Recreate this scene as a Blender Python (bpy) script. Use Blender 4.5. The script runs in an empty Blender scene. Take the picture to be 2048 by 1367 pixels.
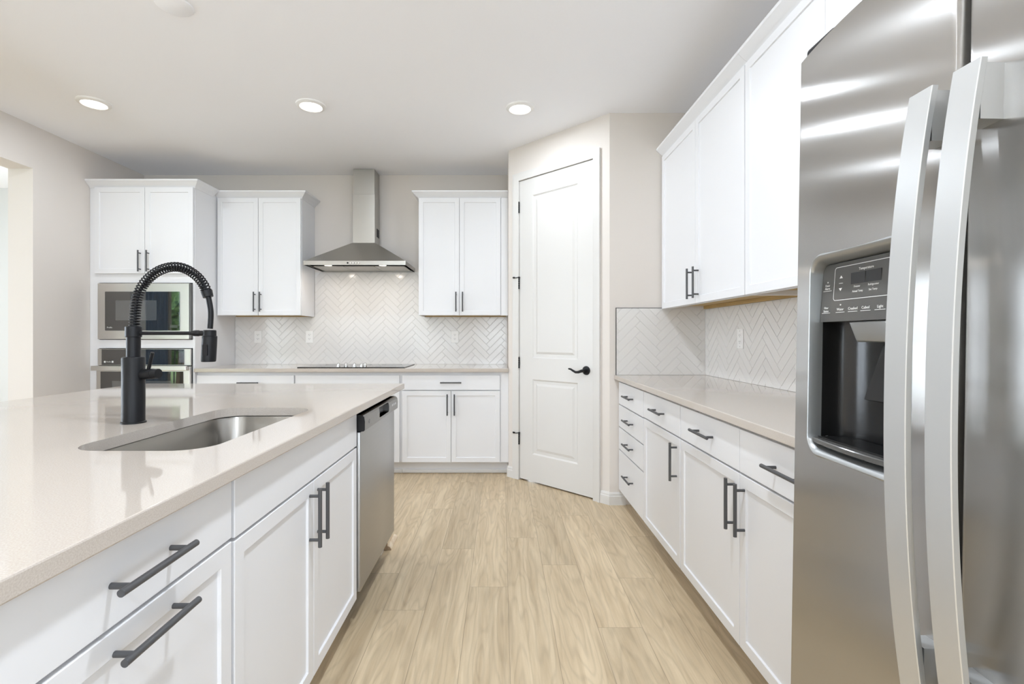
import bpy, bmesh, math, random
from mathutils import Vector, Matrix, Euler

random.seed(7)
scene = bpy.context.scene
col = scene.collection

# ------------------------------------------------------------------ camera
F = 985.0                      # focal length in pixels of the 2048 frame
HC = 1.178                     # eye height
CEIL = 2.74
cam_d = bpy.data.cameras.new('camera')
cam_d.sensor_width = 36.0
cam_d.lens = 36.0 * F / 2048.0
cam_d.shift_x = (1024 - 1003) / 2048.0
cam_d.shift_y = -(683.5 - 672) / 2048.0
cam_d.clip_start = 0.02
cam = bpy.data.objects.new('camera', cam_d)
cam.location = (0, 0, HC)
cam.rotation_euler = (math.pi / 2, 0, 0)
col.objects.link(cam)
scene.camera = cam

# ------------------------------------------------------------------ render look
scene.view_settings.view_transform = 'Standard'
scene.view_settings.look = 'None'
scene.view_settings.exposure = 0.38
scene.view_settings.gamma = 1.0
scene.view_settings.use_curve_mapping = False
scene.cycles.use_denoising = True
scene.cycles.max_bounces = 14
scene.cycles.diffuse_bounces = 8
scene.cycles.glossy_bounces = 6
scene.cycles.transparent_max_bounces = 12
scene.cycles.sample_clamp_indirect = 6.0
scene.cycles.caustics_reflective = False
scene.cycles.caustics_refractive = False

# ------------------------------------------------------------------ world (overcast daylight outside)
world = bpy.data.worlds.new('daylight')
scene.world = world
world.use_nodes = True
bg = world.node_tree.nodes['Background']
bg.inputs[0].default_value = (0.86, 0.94, 1.0, 1)
SKY = 6.0
bg.inputs[1].default_value = SKY

DAY_REAR = 36.0      # daylight entering by the rear windows (W each)
FILL_WEST = 108.0      # fill by dining room windows added to light the right cabinets
FILL_RIGHT = 86.0     # fill by an added right-wall window, for the island fronts
LAMP_W = 7.5        # each recessed lamp


def daylight(name, loc, rot, sx, sy, watts):
    d = bpy.data.lights.new(name, 'AREA')
    d.shape = 'RECTANGLE'
    d.size, d.size_y = sx, sy
    d.energy = watts
    d.color = (0.75, 0.86, 1.0)
    o = bpy.data.objects.new(name, d)
    o.location = loc
    o.rotation_euler = rot
    col.objects.link(o)
    return o


# windows: (x0, x1, z0, z1) in the rear wall, and the dining room's glass door
REAR_Y = -6.0
REAR_WINDOWS = [(-3.0, -1.4, 0.55, 2.3), (-0.7, 0.9, 0.55, 2.3)]
DIN_Y = -1.0
DIN_OPEN = [(-6.32, -4.42, 0.02, 2.25)]
ADDED_RIGHT_WINDOWS = [(-3.6, -1.0, 0.45, 2.35)]  # unseen window, added so light reaches the island fronts from the right
daylight('window_daylight', (1.43 - 0.02, -2.3, 1.4), (0, math.pi / 2, 0), 1.9, 2.6, FILL_RIGHT)
ADDED_WEST_WINDOWS = [(0.2, 2.0, 0.5, 2.35), (2.3, 4.1, 0.5, 2.35)]  # added so light crosses the opening onto the right cabinets
for (a, b, c, d) in ADDED_WEST_WINDOWS:
    daylight('window_daylight', (-7.6 + 0.02, (a + b) / 2, (c + d) / 2), (0, -math.pi / 2, 0), d - c, b - a, FILL_WEST / 2)
for k, (a, b, c, d) in enumerate(REAR_WINDOWS):
    daylight('window_daylight', ((a + b) / 2, REAR_Y + 0.02, (c + d) / 2), (math.pi / 2, 0, 0), b - a, d - c, DAY_REAR)


# ------------------------------------------------------------------ materials
def mat(name, color, rough=0.5, metal=0.0, spec=0.5, **kw):
    m = bpy.data.materials.new(name)
    m.use_nodes = True
    b = m.node_tree.nodes['Principled BSDF']
    b.inputs['Base Color'].default_value = (*color, 1)
    b.inputs['Roughness'].default_value = rough
    b.inputs['Metallic'].default_value = metal
    b.inputs['Specular IOR Level'].default_value = spec
    for k, v in kw.items():
        b.inputs[k.replace('_', ' ')].default_value = v
    return m


def nodes(m):
    nt = m.node_tree
    return nt, nt.nodes, nt.links, nt.nodes['Principled BSDF']


def add_bump(m, scale, strength, dist=0.002, detail=3.0):
    nt, N, L, b = nodes(m)
    tc = N.new('ShaderNodeTexCoord')
    n = N.new('ShaderNodeTexNoise')
    n.inputs['Scale'].default_value = scale
    n.inputs['Detail'].default_value = detail
    bp = N.new('ShaderNodeBump')
    bp.inputs['Strength'].default_value = strength
    bp.inputs['Distance'].default_value = dist
    L.new(tc.outputs['Object'], n.inputs['Vector'])
    L.new(n.outputs['Fac'], bp.inputs['Height'])
    L.new(bp.outputs['Normal'], b.inputs['Normal'])


def add_speckle(m, ca, cb, scale, lo=0.4, hi=0.6):
    nt, N, L, b = nodes(m)
    tc = N.new('ShaderNodeTexCoord')
    n = N.new('ShaderNodeTexNoise')
    n.inputs['Scale'].default_value = scale
    n.inputs['Detail'].default_value = 4
    r = N.new('ShaderNodeValToRGB')
    r.color_ramp.elements[0].position = lo
    r.color_ramp.elements[1].position = hi
    r.color_ramp.elements[0].color = (*ca, 1)
    r.color_ramp.elements[1].color = (*cb, 1)
    L.new(tc.outputs['Object'], n.inputs['Vector'])
    L.new(n.outputs['Fac'], r.inputs['Fac'])
    L.new(r.outputs['Color'], b.inputs['Base Color'])


def brushed(name, color, rough, aniso, rot, streak=None):
    m = mat(name, color, rough, 1.0)
    nt, N, L, b = nodes(m)
    b.inputs['Anisotropic'].default_value = aniso
    b.inputs['Anisotropic Rotation'].default_value = rot
    t = N.new('ShaderNodeCombineXYZ')
    t.inputs['Z'].default_value = 1.0          # grain axis: world vertical, turned by the rotation
    L.new(t.outputs[0], b.inputs['Tangent'])
    if streak is None:
        return m
    tc = N.new('ShaderNodeTexCoord')
    mp = N.new('ShaderNodeMapping')
    mp.inputs['Scale'].default_value = streak
    n = N.new('ShaderNodeTexNoise')
    n.inputs['Scale'].default_value = 6
    n.inputs['Detail'].default_value = 3
    mr = N.new('ShaderNodeMapRange')
    mr.inputs['To Min'].default_value = rough * 0.85
    mr.inputs['To Max'].default_value = rough * 1.15
    L.new(tc.outputs['Object'], mp.inputs['Vector'])
    L.new(mp.outputs['Vector'], n.inputs['Vector'])
    L.new(n.outputs['Fac'], mr.inputs['Value'])
    L.new(mr.outputs['Result'], b.inputs['Roughness'])
    return m


M = {}
M['cabinet'] = mat('white_cabinet_paint', (0.745, 0.748, 0.762), 0.38)
M['ceiling'] = mat('ceiling_paint', (0.89, 0.90, 0.93), 0.9, spec=0.2)
add_bump(M['ceiling'], 90, 0.12)
M['wall'] = mat('beige_wall_paint', (0.69, 0.645, 0.602), 0.85, spec=0.25)
add_bump(M['wall'], 120, 0.12)
M['dining'] = mat('dining_room_paint', (0.68, 0.68, 0.66), 0.85, spec=0.25)
M['trim'] = mat('white_trim_paint', (0.65, 0.635, 0.612), 0.4)
M['quartz'] = mat('cream_quartz', (0.76, 0.71, 0.655), 0.045)
add_speckle(M['quartz'], (0.47, 0.412, 0.36), (0.535, 0.485, 0.43), 420, 0.35, 0.65)
M['tile'] = mat('white_gloss_tile', (0.72, 0.705, 0.685), 0.16)
M['grout'] = mat('pale_grout', (0.70, 0.685, 0.665), 0.9)
M['blacktrim'] = mat('black_edge_strip', (0.02, 0.02, 0.02), 0.4)
def door_steel():
    m = bpy.data.materials.new('vertical_brushed_steel')
    m.use_nodes = True
    N, L = m.node_tree.nodes, m.node_tree.links
    N.remove(N['Principled BSDF'])
    g = N.new('ShaderNodeBsdfAnisotropic')
    g.inputs['Color'].default_value = (0.52, 0.51, 0.495, 1)
    g.inputs['Roughness'].default_value = 0.21
    g.inputs['Anisotropy'].default_value = 0.78
    t = N.new('ShaderNodeCombineXYZ')
    t.inputs['Z'].default_value = 1.0
    L.new(t.outputs[0], g.inputs['Tangent'])
    L.new(g.outputs[0], N['Material Output'].inputs['Surface'])
    return m


M['steel'] = door_steel()
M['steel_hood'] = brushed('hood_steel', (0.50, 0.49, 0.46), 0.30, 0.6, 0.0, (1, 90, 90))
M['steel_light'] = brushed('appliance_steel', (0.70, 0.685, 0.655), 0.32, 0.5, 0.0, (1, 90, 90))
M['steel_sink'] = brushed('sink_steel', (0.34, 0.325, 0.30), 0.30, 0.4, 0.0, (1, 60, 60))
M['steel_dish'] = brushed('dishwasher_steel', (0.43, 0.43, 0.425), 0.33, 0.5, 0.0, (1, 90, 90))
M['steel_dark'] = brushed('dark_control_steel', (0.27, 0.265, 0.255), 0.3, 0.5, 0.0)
M['silver'] = mat('satin_silver', (0.62, 0.63, 0.63), 0.36, 0.75)
M['bezel'] = mat('dispenser_bezel', (0.42, 0.43, 0.43), 0.38, 0.8)
M['filter'] = mat('hood_filter_metal', (0.52, 0.51, 0.49), 0.5, 0.35)
M['chrome'] = mat('chrome', (0.75, 0.75, 0.74), 0.12, 1.0)
M['handle'] = mat('charcoal_handle', (0.085, 0.085, 0.088), 0.42, 0.35)
M['black'] = mat('matte_black', (0.008, 0.008, 0.009), 0.42, spec=0.24)
M['blackplastic'] = mat('black_plastic', (0.008, 0.008, 0.009), 0.35, spec=0.3)
M['glass_black'] = mat('black_glass', (0.012, 0.012, 0.013), 0.03)
M['glass_oven'] = mat('mirrored_oven_glass', (0.016, 0.015, 0.014), 0.015, IOR=2.3)
M['glass_window'] = mat('dark_oven_window', (0.075, 0.078, 0.078), 0.02, IOR=2.3)
M['panel'] = mat('charcoal_panel', (0.085, 0.083, 0.078), 0.16)
M['cavity'] = mat('dispenser_black', (0.012, 0.012, 0.012), 0.22)
M['grey'] = mat('fridge_side_grey', (0.22, 0.22, 0.22), 0.5)
M['rubber'] = mat('dark_gasket', (0.05, 0.04, 0.035), 0.6)
M['ink'] = mat('white_print', (0.72, 0.72, 0.70), 0.5)
M['plate'] = mat('white_plastic', (0.82, 0.815, 0.80), 0.3)
M['slot'] = mat('dark_slot', (0.03, 0.03, 0.03), 0.6)
M['rawwood'] = mat('raw_pine', (0.72, 0.60, 0.44), 0.6)
M['particle'] = mat('raw_board_edge', (0.34, 0.24, 0.15), 0.8)
M['curtain'] = mat('blue_curtain', (0.20, 0.30, 0.42), 0.9)
M['leaf'] = mat('green_leaves', (0.06, 0.16, 0.05), 0.8)
M['bark'] = mat('bark', (0.12, 0.08, 0.05), 0.9)
M['lawn'] = mat('lawn', (0.12, 0.22, 0.07), 0.95)
add_speckle(M['leaf'], (0.03, 0.09, 0.03), (0.16, 0.30, 0.10), 14)
add_speckle(M['lawn'], (0.09, 0.18, 0.05), (0.20, 0.27, 0.10), 3)
add_speckle(M['rawwood'], (0.66, 0.53, 0.38), (0.76, 0.65, 0.50), 30)


def lamp_mat():
    m = bpy.data.materials.new('lamp_lens')
    m.use_nodes = True
    b = m.node_tree.nodes['Principled BSDF']
    b.inputs['Base Color'].default_value = (0.9, 0.9, 0.88, 1)
    b.inputs['Emission Color'].default_value = (1.0, 0.95, 0.86, 1)
    b.inputs['Emission Strength'].default_value = 3.0
    return m


M['lens'] = lamp_mat()


def pane_mat():
    m = bpy.data.materials.new('window_glass')
    m.use_nodes = True
    nt = m.node_tree
    N, L = nt.nodes, nt.links
    N.remove(N['Principled BSDF'])
    fr = N.new('ShaderNodeFresnel')
    fr.inputs['IOR'].default_value = 1.45
    tr = N.new('ShaderNodeBsdfTransparent')
    gl = N.new('ShaderNodeBsdfGlossy')
    gl.inputs['Roughness'].default_value = 0.0
    mx = N.new('ShaderNodeMixShader')
    L.new(fr.outputs[0], mx.inputs[0])
    L.new(tr.outputs[0], mx.inputs[1])
    L.new(gl.outputs[0], mx.inputs[2])
    L.new(mx.outputs[0], N['Material Output'].inputs['Surface'])
    return m


M['pane'] = pane_mat()


def wood_grain(N, L, vec, ca, cb, stretch=(26, 1.3, 1), seed=None):
    """streaky grain along Y; returns a colour socket and a factor socket"""
    mp = N.new('ShaderNodeMapping')
    mp.inputs['Scale'].default_value = stretch
    L.new(vec, mp.inputs['Vector'])
    n = N.new('ShaderNodeTexNoise')
    n.noise_dimensions = '4D'
    n.inputs['Scale'].default_value = 1.6
    n.inputs['Detail'].default_value = 7
    n.inputs['Roughness'].default_value = 0.62
    n.inputs['Distortion'].default_value = 0.6
    if seed is not None:
        L.new(seed, n.inputs['W'])
    L.new(mp.outputs['Vector'], n.inputs['Vector'])
    r = N.new('ShaderNodeValToRGB')
    r.color_ramp.elements[0].position = 0.30
    r.color_ramp.elements[1].position = 0.66
    r.color_ramp.elements[0].color = (*ca, 1)
    r.color_ramp.elements[1].color = (*cb, 1)
    L.new(n.outputs['Fac'], r.inputs['Fac'])
    return r.outputs['Color'], n.outputs['Fac']


def floor_mat():
    m = mat('oak_planks', (0.5, 0.4, 0.28), 0.42, spec=0.35)
    nt, N, L, b = nodes(m)
    W, LEN, X0 = 0.180, 1.245, 0.03

    def math_(op, a, b_=None, c=None):
        n = N.new('ShaderNodeMath')
        n.operation = op
        for i, v in enumerate((a, b_, c)):
            if v is None:
                continue
            if isinstance(v, (int, float)):
                n.inputs[i].default_value = v
            else:
                L.new(v, n.inputs[i])
        return n.outputs[0]
    tc = N.new('ShaderNodeTexCoord')
    sp = N.new('ShaderNodeSeparateXYZ')
    L.new(tc.outputs['Object'], sp.inputs[0])
    xs = math_('DIVIDE', math_('SUBTRACT', sp.outputs['X'], X0), W)
    row = math_('FLOOR', xs)
    # where the end joints of each row fall (rows seen in the aisle are measured)
    known = {-3: 2.12, -2: 2.73, -1: 2.316, 0: 2.88, 1: 2.54, 2: 1.993, 3: 2.40, -4: 2.45, -5: 2.0, 4: 2.9}
    ramp = N.new('ShaderNodeValToRGB')
    ramp.color_ramp.interpolation = 'CONSTANT'
    els = ramp.color_ramp.elements
    rng = random.Random(3)
    for i in range(31):
        r = i - 15
        off = (known.get(r, rng.random() * LEN) % LEN) / LEN
        pos = i / 32.0
        if i < 2:
            e = els[i]
            e.position = pos
        else:
            e = els.new(pos)
        e.color = (off, off, off, 1)
    L.new(math_('DIVIDE', math_('ADD', row, 15.5), 32.0), ramp.inputs['Fac'])
    ys = math_('SUBTRACT', math_('DIVIDE', sp.outputs['Y'], LEN), ramp.outputs['Color'])
    plank = math_('FLOOR', ys)
    ident = N.new('ShaderNodeCombineXYZ')
    L.new(row, ident.inputs[0])
    L.new(plank, ident.inputs[1])
    wn = N.new('ShaderNodeTexWhiteNoise')
    L.new(ident.outputs[0], wn.inputs['Vector'])
    seed = math_('MULTIPLY', wn.outputs['Value'], 40.0)
    colr, fac = wood_grain(N, L, tc.outputs['Object'], (0.455, 0.345, 0.215), (0.66, 0.535, 0.365), (17, 1.1, 1), seed)
    # cathedral rings
    mp = N.new('ShaderNodeMapping')
    mp.inputs['Scale'].default_value = (7.0, 0.9, 1)
    L.new(tc.outputs['Object'], mp.inputs['Vector'])
    n2 = N.new('ShaderNodeTexNoise')
    n2.noise_dimensions = '4D'
    n2.inputs['Scale'].default_value = 1.2
    n2.inputs['Detail'].default_value = 2
    L.new(mp.outputs['Vector'], n2.inputs['Vector'])
    L.new(seed, n2.inputs['W'])
    rings = math_('SINE', math_('MULTIPLY', n2.outputs['Fac'], 95.0))
    rings = math_('MULTIPLY', math_('ADD', rings, 1.0), 0.5)
    rings = math_('POWER', rings, 3.0)
    # knots
    vor = N.new('ShaderNodeTexVoronoi')
    vor.inputs['Scale'].default_value = 1.0
    mp3 = N.new('ShaderNodeMapping')
    mp3.inputs['Scale'].default_value = (4.2, 1.15, 1)
    L.new(tc.outputs['Object'], mp3.inputs['Vector'])
    L.new(mp3.outputs['Vector'], vor.inputs['Vector'])
    kn = N.new('ShaderNodeMapRange')
    kn.inputs['From Min'].default_value = 0.015
    kn.inputs['From Max'].default_value = 0.11
    kn.inputs['To Min'].default_value = 0.60
    kn.inputs['To Max'].default_value = 1.0
    L.new(vor.outputs['Distance'], kn.inputs['Value'])
    tone = math_('MULTIPLY_ADD', wn.outputs['Value'], 0.16, 0.90)
    tone = math_('MULTIPLY', tone, math_('SUBTRACT', 1.0, math_('MULTIPLY', rings, 0.12)))
    tone = math_('MULTIPLY', tone, kn.outputs['Result'])
    # seams
    fx = math_('FRACT', xs)
    fy = math_('FRACT', ys)
    ex = math_('MULTIPLY', math_('MINIMUM', fx, math_('SUBTRACT', 1.0, fx)), W)
    ey = math_('MULTIPLY', math_('MINIMUM', fy, math_('SUBTRACT', 1.0, fy)), LEN)
    sm = N.new('ShaderNodeMapRange')
    sm.inputs['From Min'].default_value = 0.0006
    sm.inputs['From Max'].default_value = 0.0016
    sm.inputs['To Min'].default_value = 0.62
    sm.inputs['To Max'].default_value = 1.0
    L.new(math_('MINIMUM', ex, ey), sm.inputs['Value'])
    tone = math_('MULTIPLY', tone, sm.outputs['Result'])
    mx = N.new('ShaderNodeVectorMath')
    mx.operation = 'SCALE'
    L.new(colr, mx.inputs[0])
    L.new(tone, mx.inputs['Scale'])
    L.new(mx.outputs[0], b.inputs['Base Color'])
    bp = N.new('ShaderNodeBump')
    bp.inputs['Strength'].default_value = 0.15
    bp.inputs['Distance'].default_value = 0.001
    L.new(sm.outputs['Result'], bp.inputs['Height'])
    L.new(bp.outputs['Normal'], b.inputs['Normal'])
    return m


M['floor'] = floor_mat()


def under_mat():
    m = mat('cabinet_underside_wood', (0.4, 0.28, 0.12), 0.6)
    nt, N, L, b = nodes(m)
    tc = N.new('ShaderNodeTexCoord')
    c, f = wood_grain(N, L, tc.outputs['Object'], (0.36, 0.24, 0.09), (0.62, 0.45, 0.20), (1.5, 60, 60))
    L.new(c, b.inputs['Base Color'])
    return m


M['under'] = under_mat()


# ------------------------------------------------------------------ mesh helpers
def box(bm, x0, x1, y0, y1, z0, z1):
    v = [bm.verts.new(p) for p in ((x0, y0, z0), (x1, y0, z0), (x1, y1, z0), (x0, y1, z0),
                                   (x0, y0, z1), (x1, y0, z1), (x1, y1, z1), (x0, y1, z1))]
    fs = []
    for idx in ((3, 2, 1, 0), (4, 5, 6, 7), (0, 1, 5, 4), (1, 2, 6, 5), (2, 3, 7, 6), (3, 0, 4, 7)):
        fs.append(bm.faces.new([v[i] for i in idx]))
    return v, fs


def loft(bm, loops, cap0=True, cap1=True, closed=True):
    rings = [[bm.verts.new(p) for p in lp] for lp in loops]
    n = len(rings[0])
    for a, b in zip(rings, rings[1:]):
        for i in range(n if closed else n - 1):
            j = (i + 1) % n
            bm.faces.new((a[i], a[j], b[j], b[i]))
    if cap0:
        bm.faces.new(list(reversed(rings[0])))
    if cap1:
        bm.faces.new(rings[-1])
    return rings


def frame_for(d):
    d = d.normalized()
    up = Vector((0, 0, 1)) if abs(d.z) < 0.95 else Vector((1, 0, 0))
    a = d.cross(up).normalized()
    return a, d.cross(a).normalized()


def cyl(bm, p0, p1, r0, r1=None, n=24, cap=True):
    p0, p1 = Vector(p0), Vector(p1)
    r1 = r0 if r1 is None else r1
    a, b = frame_for(p1 - p0)
    lp = []
    for p, r in ((p0, r0), (p1, r1)):
        lp.append([p + a * (r * math.cos(2 * math.pi * i / n)) + b * (r * math.sin(2 * math.pi * i / n)) for i in range(n)])
    loft(bm, lp, cap, cap)


def tube(bm, pts, r, n=12, cap=True):
    pts = [Vector(p) for p in pts]
    rs = r if isinstance(r, (list, tuple)) else [r] * len(pts)
    a, b = frame_for(pts[1] - pts[0])
    loops = []
    for i, p in enumerate(pts):
        d = (pts[min(i + 1, len(pts) - 1)] - pts[max(i - 1, 0)]).normalized()
        a = (a - d * a.dot(d)).normalized()
        b = d.cross(a).normalized()
        loops.append([p + a * (rs[i] * math.cos(2 * math.pi * k / n)) + b * (rs[i] * math.sin(2 * math.pi * k / n)) for k in range(n)])
    loft(bm, loops, cap, cap)


def lathe(bm, prof, n=32, c=(0, 0, 0), cap=True):
    loops = [[(c[0] + r * math.cos(2 * math.pi * i / n), c[1] + r * math.sin(2 * math.pi * i / n), c[2] + z) for i in range(n)] for r, z in prof]
    loft(bm, loops, cap, cap)


def rrect(a0, a1, b0, b1, r, seg=8):
    pts = []
    for cx, cy, s in ((a1 - r, b0 + r, -90), (a1 - r, b1 - r, 0), (a0 + r, b1 - r, 90), (a0 + r, b0 + r, 180)):
        for k in range(seg + 1):
            t = math.radians(s + 90.0 * k / seg)
            pts.append((cx + r * math.cos(t), cy + r * math.sin(t)))
    return pts


def bevel(bm, w, seg=2, angle=40):
    bm.normal_update()
    es = [e for e in bm.edges if len(e.link_faces) == 2 and e.calc_face_angle(0) > math.radians(angle)]
    if es:
        bmesh.ops.bevel(bm, geom=es, offset=w, segments=seg, profile=0.5, affect='EDGES', clamp_overlap=True)


def mk(name, bm, m, parent=None, bev=None, smooth=None, seg=2, loc=None, keep=False):
    """link the bmesh as ONE mesh object"""
    bmesh.ops.recalc_face_normals(bm, faces=bm.faces[:])
    if bev:
        bevel(bm, bev, seg)
    me = bpy.data.meshes.new(name)
    bm.to_mesh(me)
    bm.free()
    for x in (m if isinstance(m, (list, tuple)) else [m]):
        me.materials.append(M[x] if isinstance(x, str) else x)
    if smooth:
        me.polygons.foreach_set('use_smooth', [True] * len(me.polygons))
        me.set_sharp_from_angle(angle=math.radians(smooth))
    o = bpy.data.objects.new(name, me)
    col.objects.link(o)
    if parent:
        o.parent = parent
    if loc:
        o.location = loc
    return o


def tag(o, label, cat, group=None, kind=None):
    o['label'] = label
    if cat:
        o['category'] = cat
    if group:
        o['group'] = group
    if kind:
        o['kind'] = kind
    return o


def thing(name, label, cat, loc=(0, 0, 0), rz=0.0, group=None, kind=None, rx=0.0):
    o = bpy.data.objects.new(name, None)
    o.empty_display_size = 0.1
    o.location = loc
    o.rotation_euler = (rx, 0, rz)
    col.objects.link(o)
    return tag(o, label, cat, group, kind)


def struct(name, bm, m, label, cat, **kw):
    o = mk(name, bm, m, **kw)
    tag(o, label, cat, kind='structure')
    return o


def cut(o, cutter_bm):
    bmesh.ops.recalc_face_normals(cutter_bm, faces=cutter_bm.faces[:])
    me = bpy.data.meshes.new('cutter')
    cutter_bm.to_mesh(me)
    cutter_bm.free()
    c = bpy.data.objects.new('cutter', me)
    col.objects.link(c)
    c.matrix_world = o.matrix_world.copy()
    md = o.modifiers.new('cut', 'BOOLEAN')
    md.operation = 'DIFFERENCE'
    md.solver = 'EXACT'
    md.object = c
    par = o.parent
    o.parent = None
    bpy.context.view_layer.update()
    dg = bpy.context.evaluated_depsgraph_get()
    new = bpy.data.meshes.new_from_object(o.evaluated_get(dg))
    o.modifiers.clear()
    old = o.data
    o.data = new
    new.name = old.name
    bpy.data.meshes.remove(old)
    o.parent = par
    bpy.data.objects.remove(c)
    bpy.data.meshes.remove(me)


def lettering(name, body, size, loc, m, parent, align='CENTER', rot=(math.pi / 2, 0, 0), depth=0.0003):
    cu = bpy.data.curves.new(name, 'FONT')
    cu.body = body
    cu.size = size
    cu.align_x = align
    cu.align_y = 'CENTER'
    cu.extrude = depth
    cu.resolution_u = 3
    t = bpy.data.objects.new(name + '_tmp', cu)
    col.objects.link(t)
    bpy.context.view_layer.update()
    me = bpy.data.meshes.new_from_object(t.evaluated_get(bpy.context.evaluated_depsgraph_get()))
    bpy.data.objects.remove(t)
    bpy.data.curves.remove(cu)
    me.name = name
    me.materials.clear()
    me.materials.append(M[m])
    o = bpy.data.objects.new(name, me)
    o.parent = parent
    o.location = loc
    o.rotation_euler = rot
    col.objects.link(o)
    return o


FACE_BACK = 0.0                 # cabinets on the back wall look toward the camera
FACE_RIGHT = -math.pi / 2       # run on the right wall
FACE_ISLAND = math.pi / 2       # island fronts toward the aisle

# ------------------------------------------------------------------ the room
YB = 4.78          # back wall
XL = -3.47         # left wall
XR = 1.43          # right wall
AX, AY = 0.059, 4.147     # pantry corner at the back cabinets
BX, BY = 0.757, 3.449     # pantry corner at the right counter
LT = 0.185         # left wall thickness
OPEN_Y0, OPEN_Y1, OPEN_Z = 0.9, 3.648, 2.42

b = bmesh.new()
box(b, -7.8, XR + 0.2, -6.2, 5.4, -0.06, 0.0)
struct('floor', b, 'floor', 'light oak plank floor running through the aisle between island and cabinets', 'floor')
b = bmesh.new()
box(b, -7.8, XR + 0.2, -6.2, 5.4, CEIL, CEIL + 0.06)
struct('ceiling', b, 'ceiling', 'flat white ceiling over the kitchen with round recessed lights', 'ceiling')
b = bmesh.new()
box(b, XL, AX, YB, YB + 0.12, 0, CEIL)
struct('wall_back', b, 'wall', 'beige back wall behind the range hood and white upper cabinets', 'wall')
b = bmesh.new()
box(b, XL - LT, XL, OPEN_Y1, YB + 0.12, 0, CEIL)
box(b, XL - LT, XL, OPEN_Y0, OPEN_Y1, OPEN_Z, CEIL)
box(b, XL - LT, XL, -6.12, OPEN_Y0, 0, CEIL)
struct('wall_left', b, 'wall', 'beige left wall with a wide square opening into a bright room', 'wall')
b = bmesh.new()
x_, y_ = XR, -6.12
for (a_, c_, za_, zb_) in ADDED_RIGHT_WINDOWS:
    box(b, XR, XR + 0.12, y_, a_, 0, CEIL)
    box(b, XR, XR + 0.12, a_, c_, 0, za_)
    box(b, XR, XR + 0.12, a_, c_, zb_, CEIL)
    y_ = c_
box(b, XR, XR + 0.12, y_, BY + 0.12, 0, CEIL)
struct('wall_right', b, 'wall', 'beige right wall behind the counter and refrigerator', 'wall')
b = bmesh.new()
q = [(AX, AY), (AX + 0.11, AY + 0.11), (AX + 0.11, YB + 0.12), (AX, YB + 0.12)]
loft(b, [[(x, y, z) for x, y in q] for z in (0, CEIL)])
struct('wall_pantry', b, 'wall', 'narrow pantry side wall where the back cabinets end', 'wall')
b = bmesh.new()
q = [(BX, BY), (XR, BY), (XR, BY + 0.11), (BX + 0.11, BY + 0.11)]
loft(b, [[(x, y, z) for x, y in q] for z in (0, CEIL)])
struct('wall_side', b, 'wall', 'short beige wall right of the pantry door over the counter', 'wall')

# diagonal pantry wall, local x runs from the back corner to the front corner
DIAG = thing('wall_diagonal', 'beige diagonal corner wall that holds the white pantry door', 'wall', (AX, AY, 0), -math.pi / 4, kind='structure')
DLEN = math.hypot(BX - AX, BY - AY)
D0, D1, DTOP = 0.126, 0.851, 2.452
b = bmesh.new()
box(b, 0.0, D0 - 0.006, 0, 0.11, 0, CEIL)
box(b, D1 + 0.006, DLEN, 0, 0.11, 0, CEIL)
box(b, D0 - 0.006, D1 + 0.006, 0, 0.11, DTOP + 0.006, CEIL)
mk('wall_surface', b, 'wall', DIAG)
b = bmesh.new()
box(b, -0.02, 1.2, 0.35, 0.4, 0, CEIL)
mk('pantry_dark_sheet', b, 'slot', DIAG)  # near-black sheet stands for the unlit inside of the closed pantry

# casing round the pantry door (mitred, with an outer bead)
def casing_bm():
    bm = bmesh.new()
    prof = [(0.0, 0.0), (0.0, -0.010), (0.006, -0.013), (0.036, -0.015), (0.048, -0.019), (0.060, -0.019), (0.060, 0.0)]
    rings = []
    for corner in range(4):
        ring = []
        for o, y in prof:
            xa, xb, zt = D0 - 0.003 - o, D1 + 0.003 + o, DTOP + 0.003 + o
            ring.append(((xa, y, 0), (xa, y, zt), (xb, y, zt), (xb, y, 0))[corner])
        rings.append(ring)
    loft(bm, rings, True, True)
    return bm


trim = thing('trim_1', 'white moulded casing around the tall pantry door', 'door casing', (AX, AY, 0), -math.pi / 4, kind='structure')
mk('casing', casing_bm(), 'trim', trim, smooth=30)
b = bmesh.new()
for xa, xb in ((D0 - 0.0055, D0 - 0.0035), (D1 + 0.0035, D1 + 0.0055)):
    box(b, xa, xb, 0.001, 0.108, 0, DTOP)
box(b, D0 - 0.0055, D1 + 0.0055, 0.001, 0.108, DTOP + 0.0035, DTOP + 0.0055)
mk('jamb', b, 'trim', trim)


def baseboard(name, pts, label, h=0.088, t=0.014):
    """pts: plan polyline along the wall foot, room on the right-hand side of travel"""
    prof = [(0, 0), (t, 0), (t, h - 0.028), (t * 0.72, h - 0.022), (t * 0.72, h - 0.012), (t * 0.3, h), (0, h)]
    bm = bmesh.new()
    loops = []
    for o, z in prof:
        loops.append([(x, y, z) for x, y in offset_path(pts, o)])
    rings = [list(r) for r in zip(*loops)]
    loft(bm, rings, True, True)
    return struct(name, bm, 'trim', label, 'baseboard', smooth=25)


def offset_path(pts, o):
    """offset a plan polyline to its right by o, mitred"""
    out = []
    n = len(pts)
    for i in range(n):
        ns = []
        for a, c in ((i - 1, i), (i, i + 1)):
            if a < 0 or c >= n:
                continue
            dx, dy = pts[c][0] - pts[a][0], pts[c][1] - pts[a][1]
            l = math.hypot(dx, dy)
            ns.append((dy / l, -dx / l))
        if len(ns) == 2:
            k = 1 + ns[0][0] * ns[1][0] + ns[0][1] * ns[1][1]
            nx, ny = (ns[0][0] + ns[1][0]) / k, (ns[0][1] + ns[1][1]) / k
        else:
            nx, ny = ns[0]
        out.append((pts[i][0] + nx * o, pts[i][1] + ny * o))
    return out


def on_diag(x):
    s = math.sqrt(0.5)
    return (AX + x * s, AY - x * s)


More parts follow.
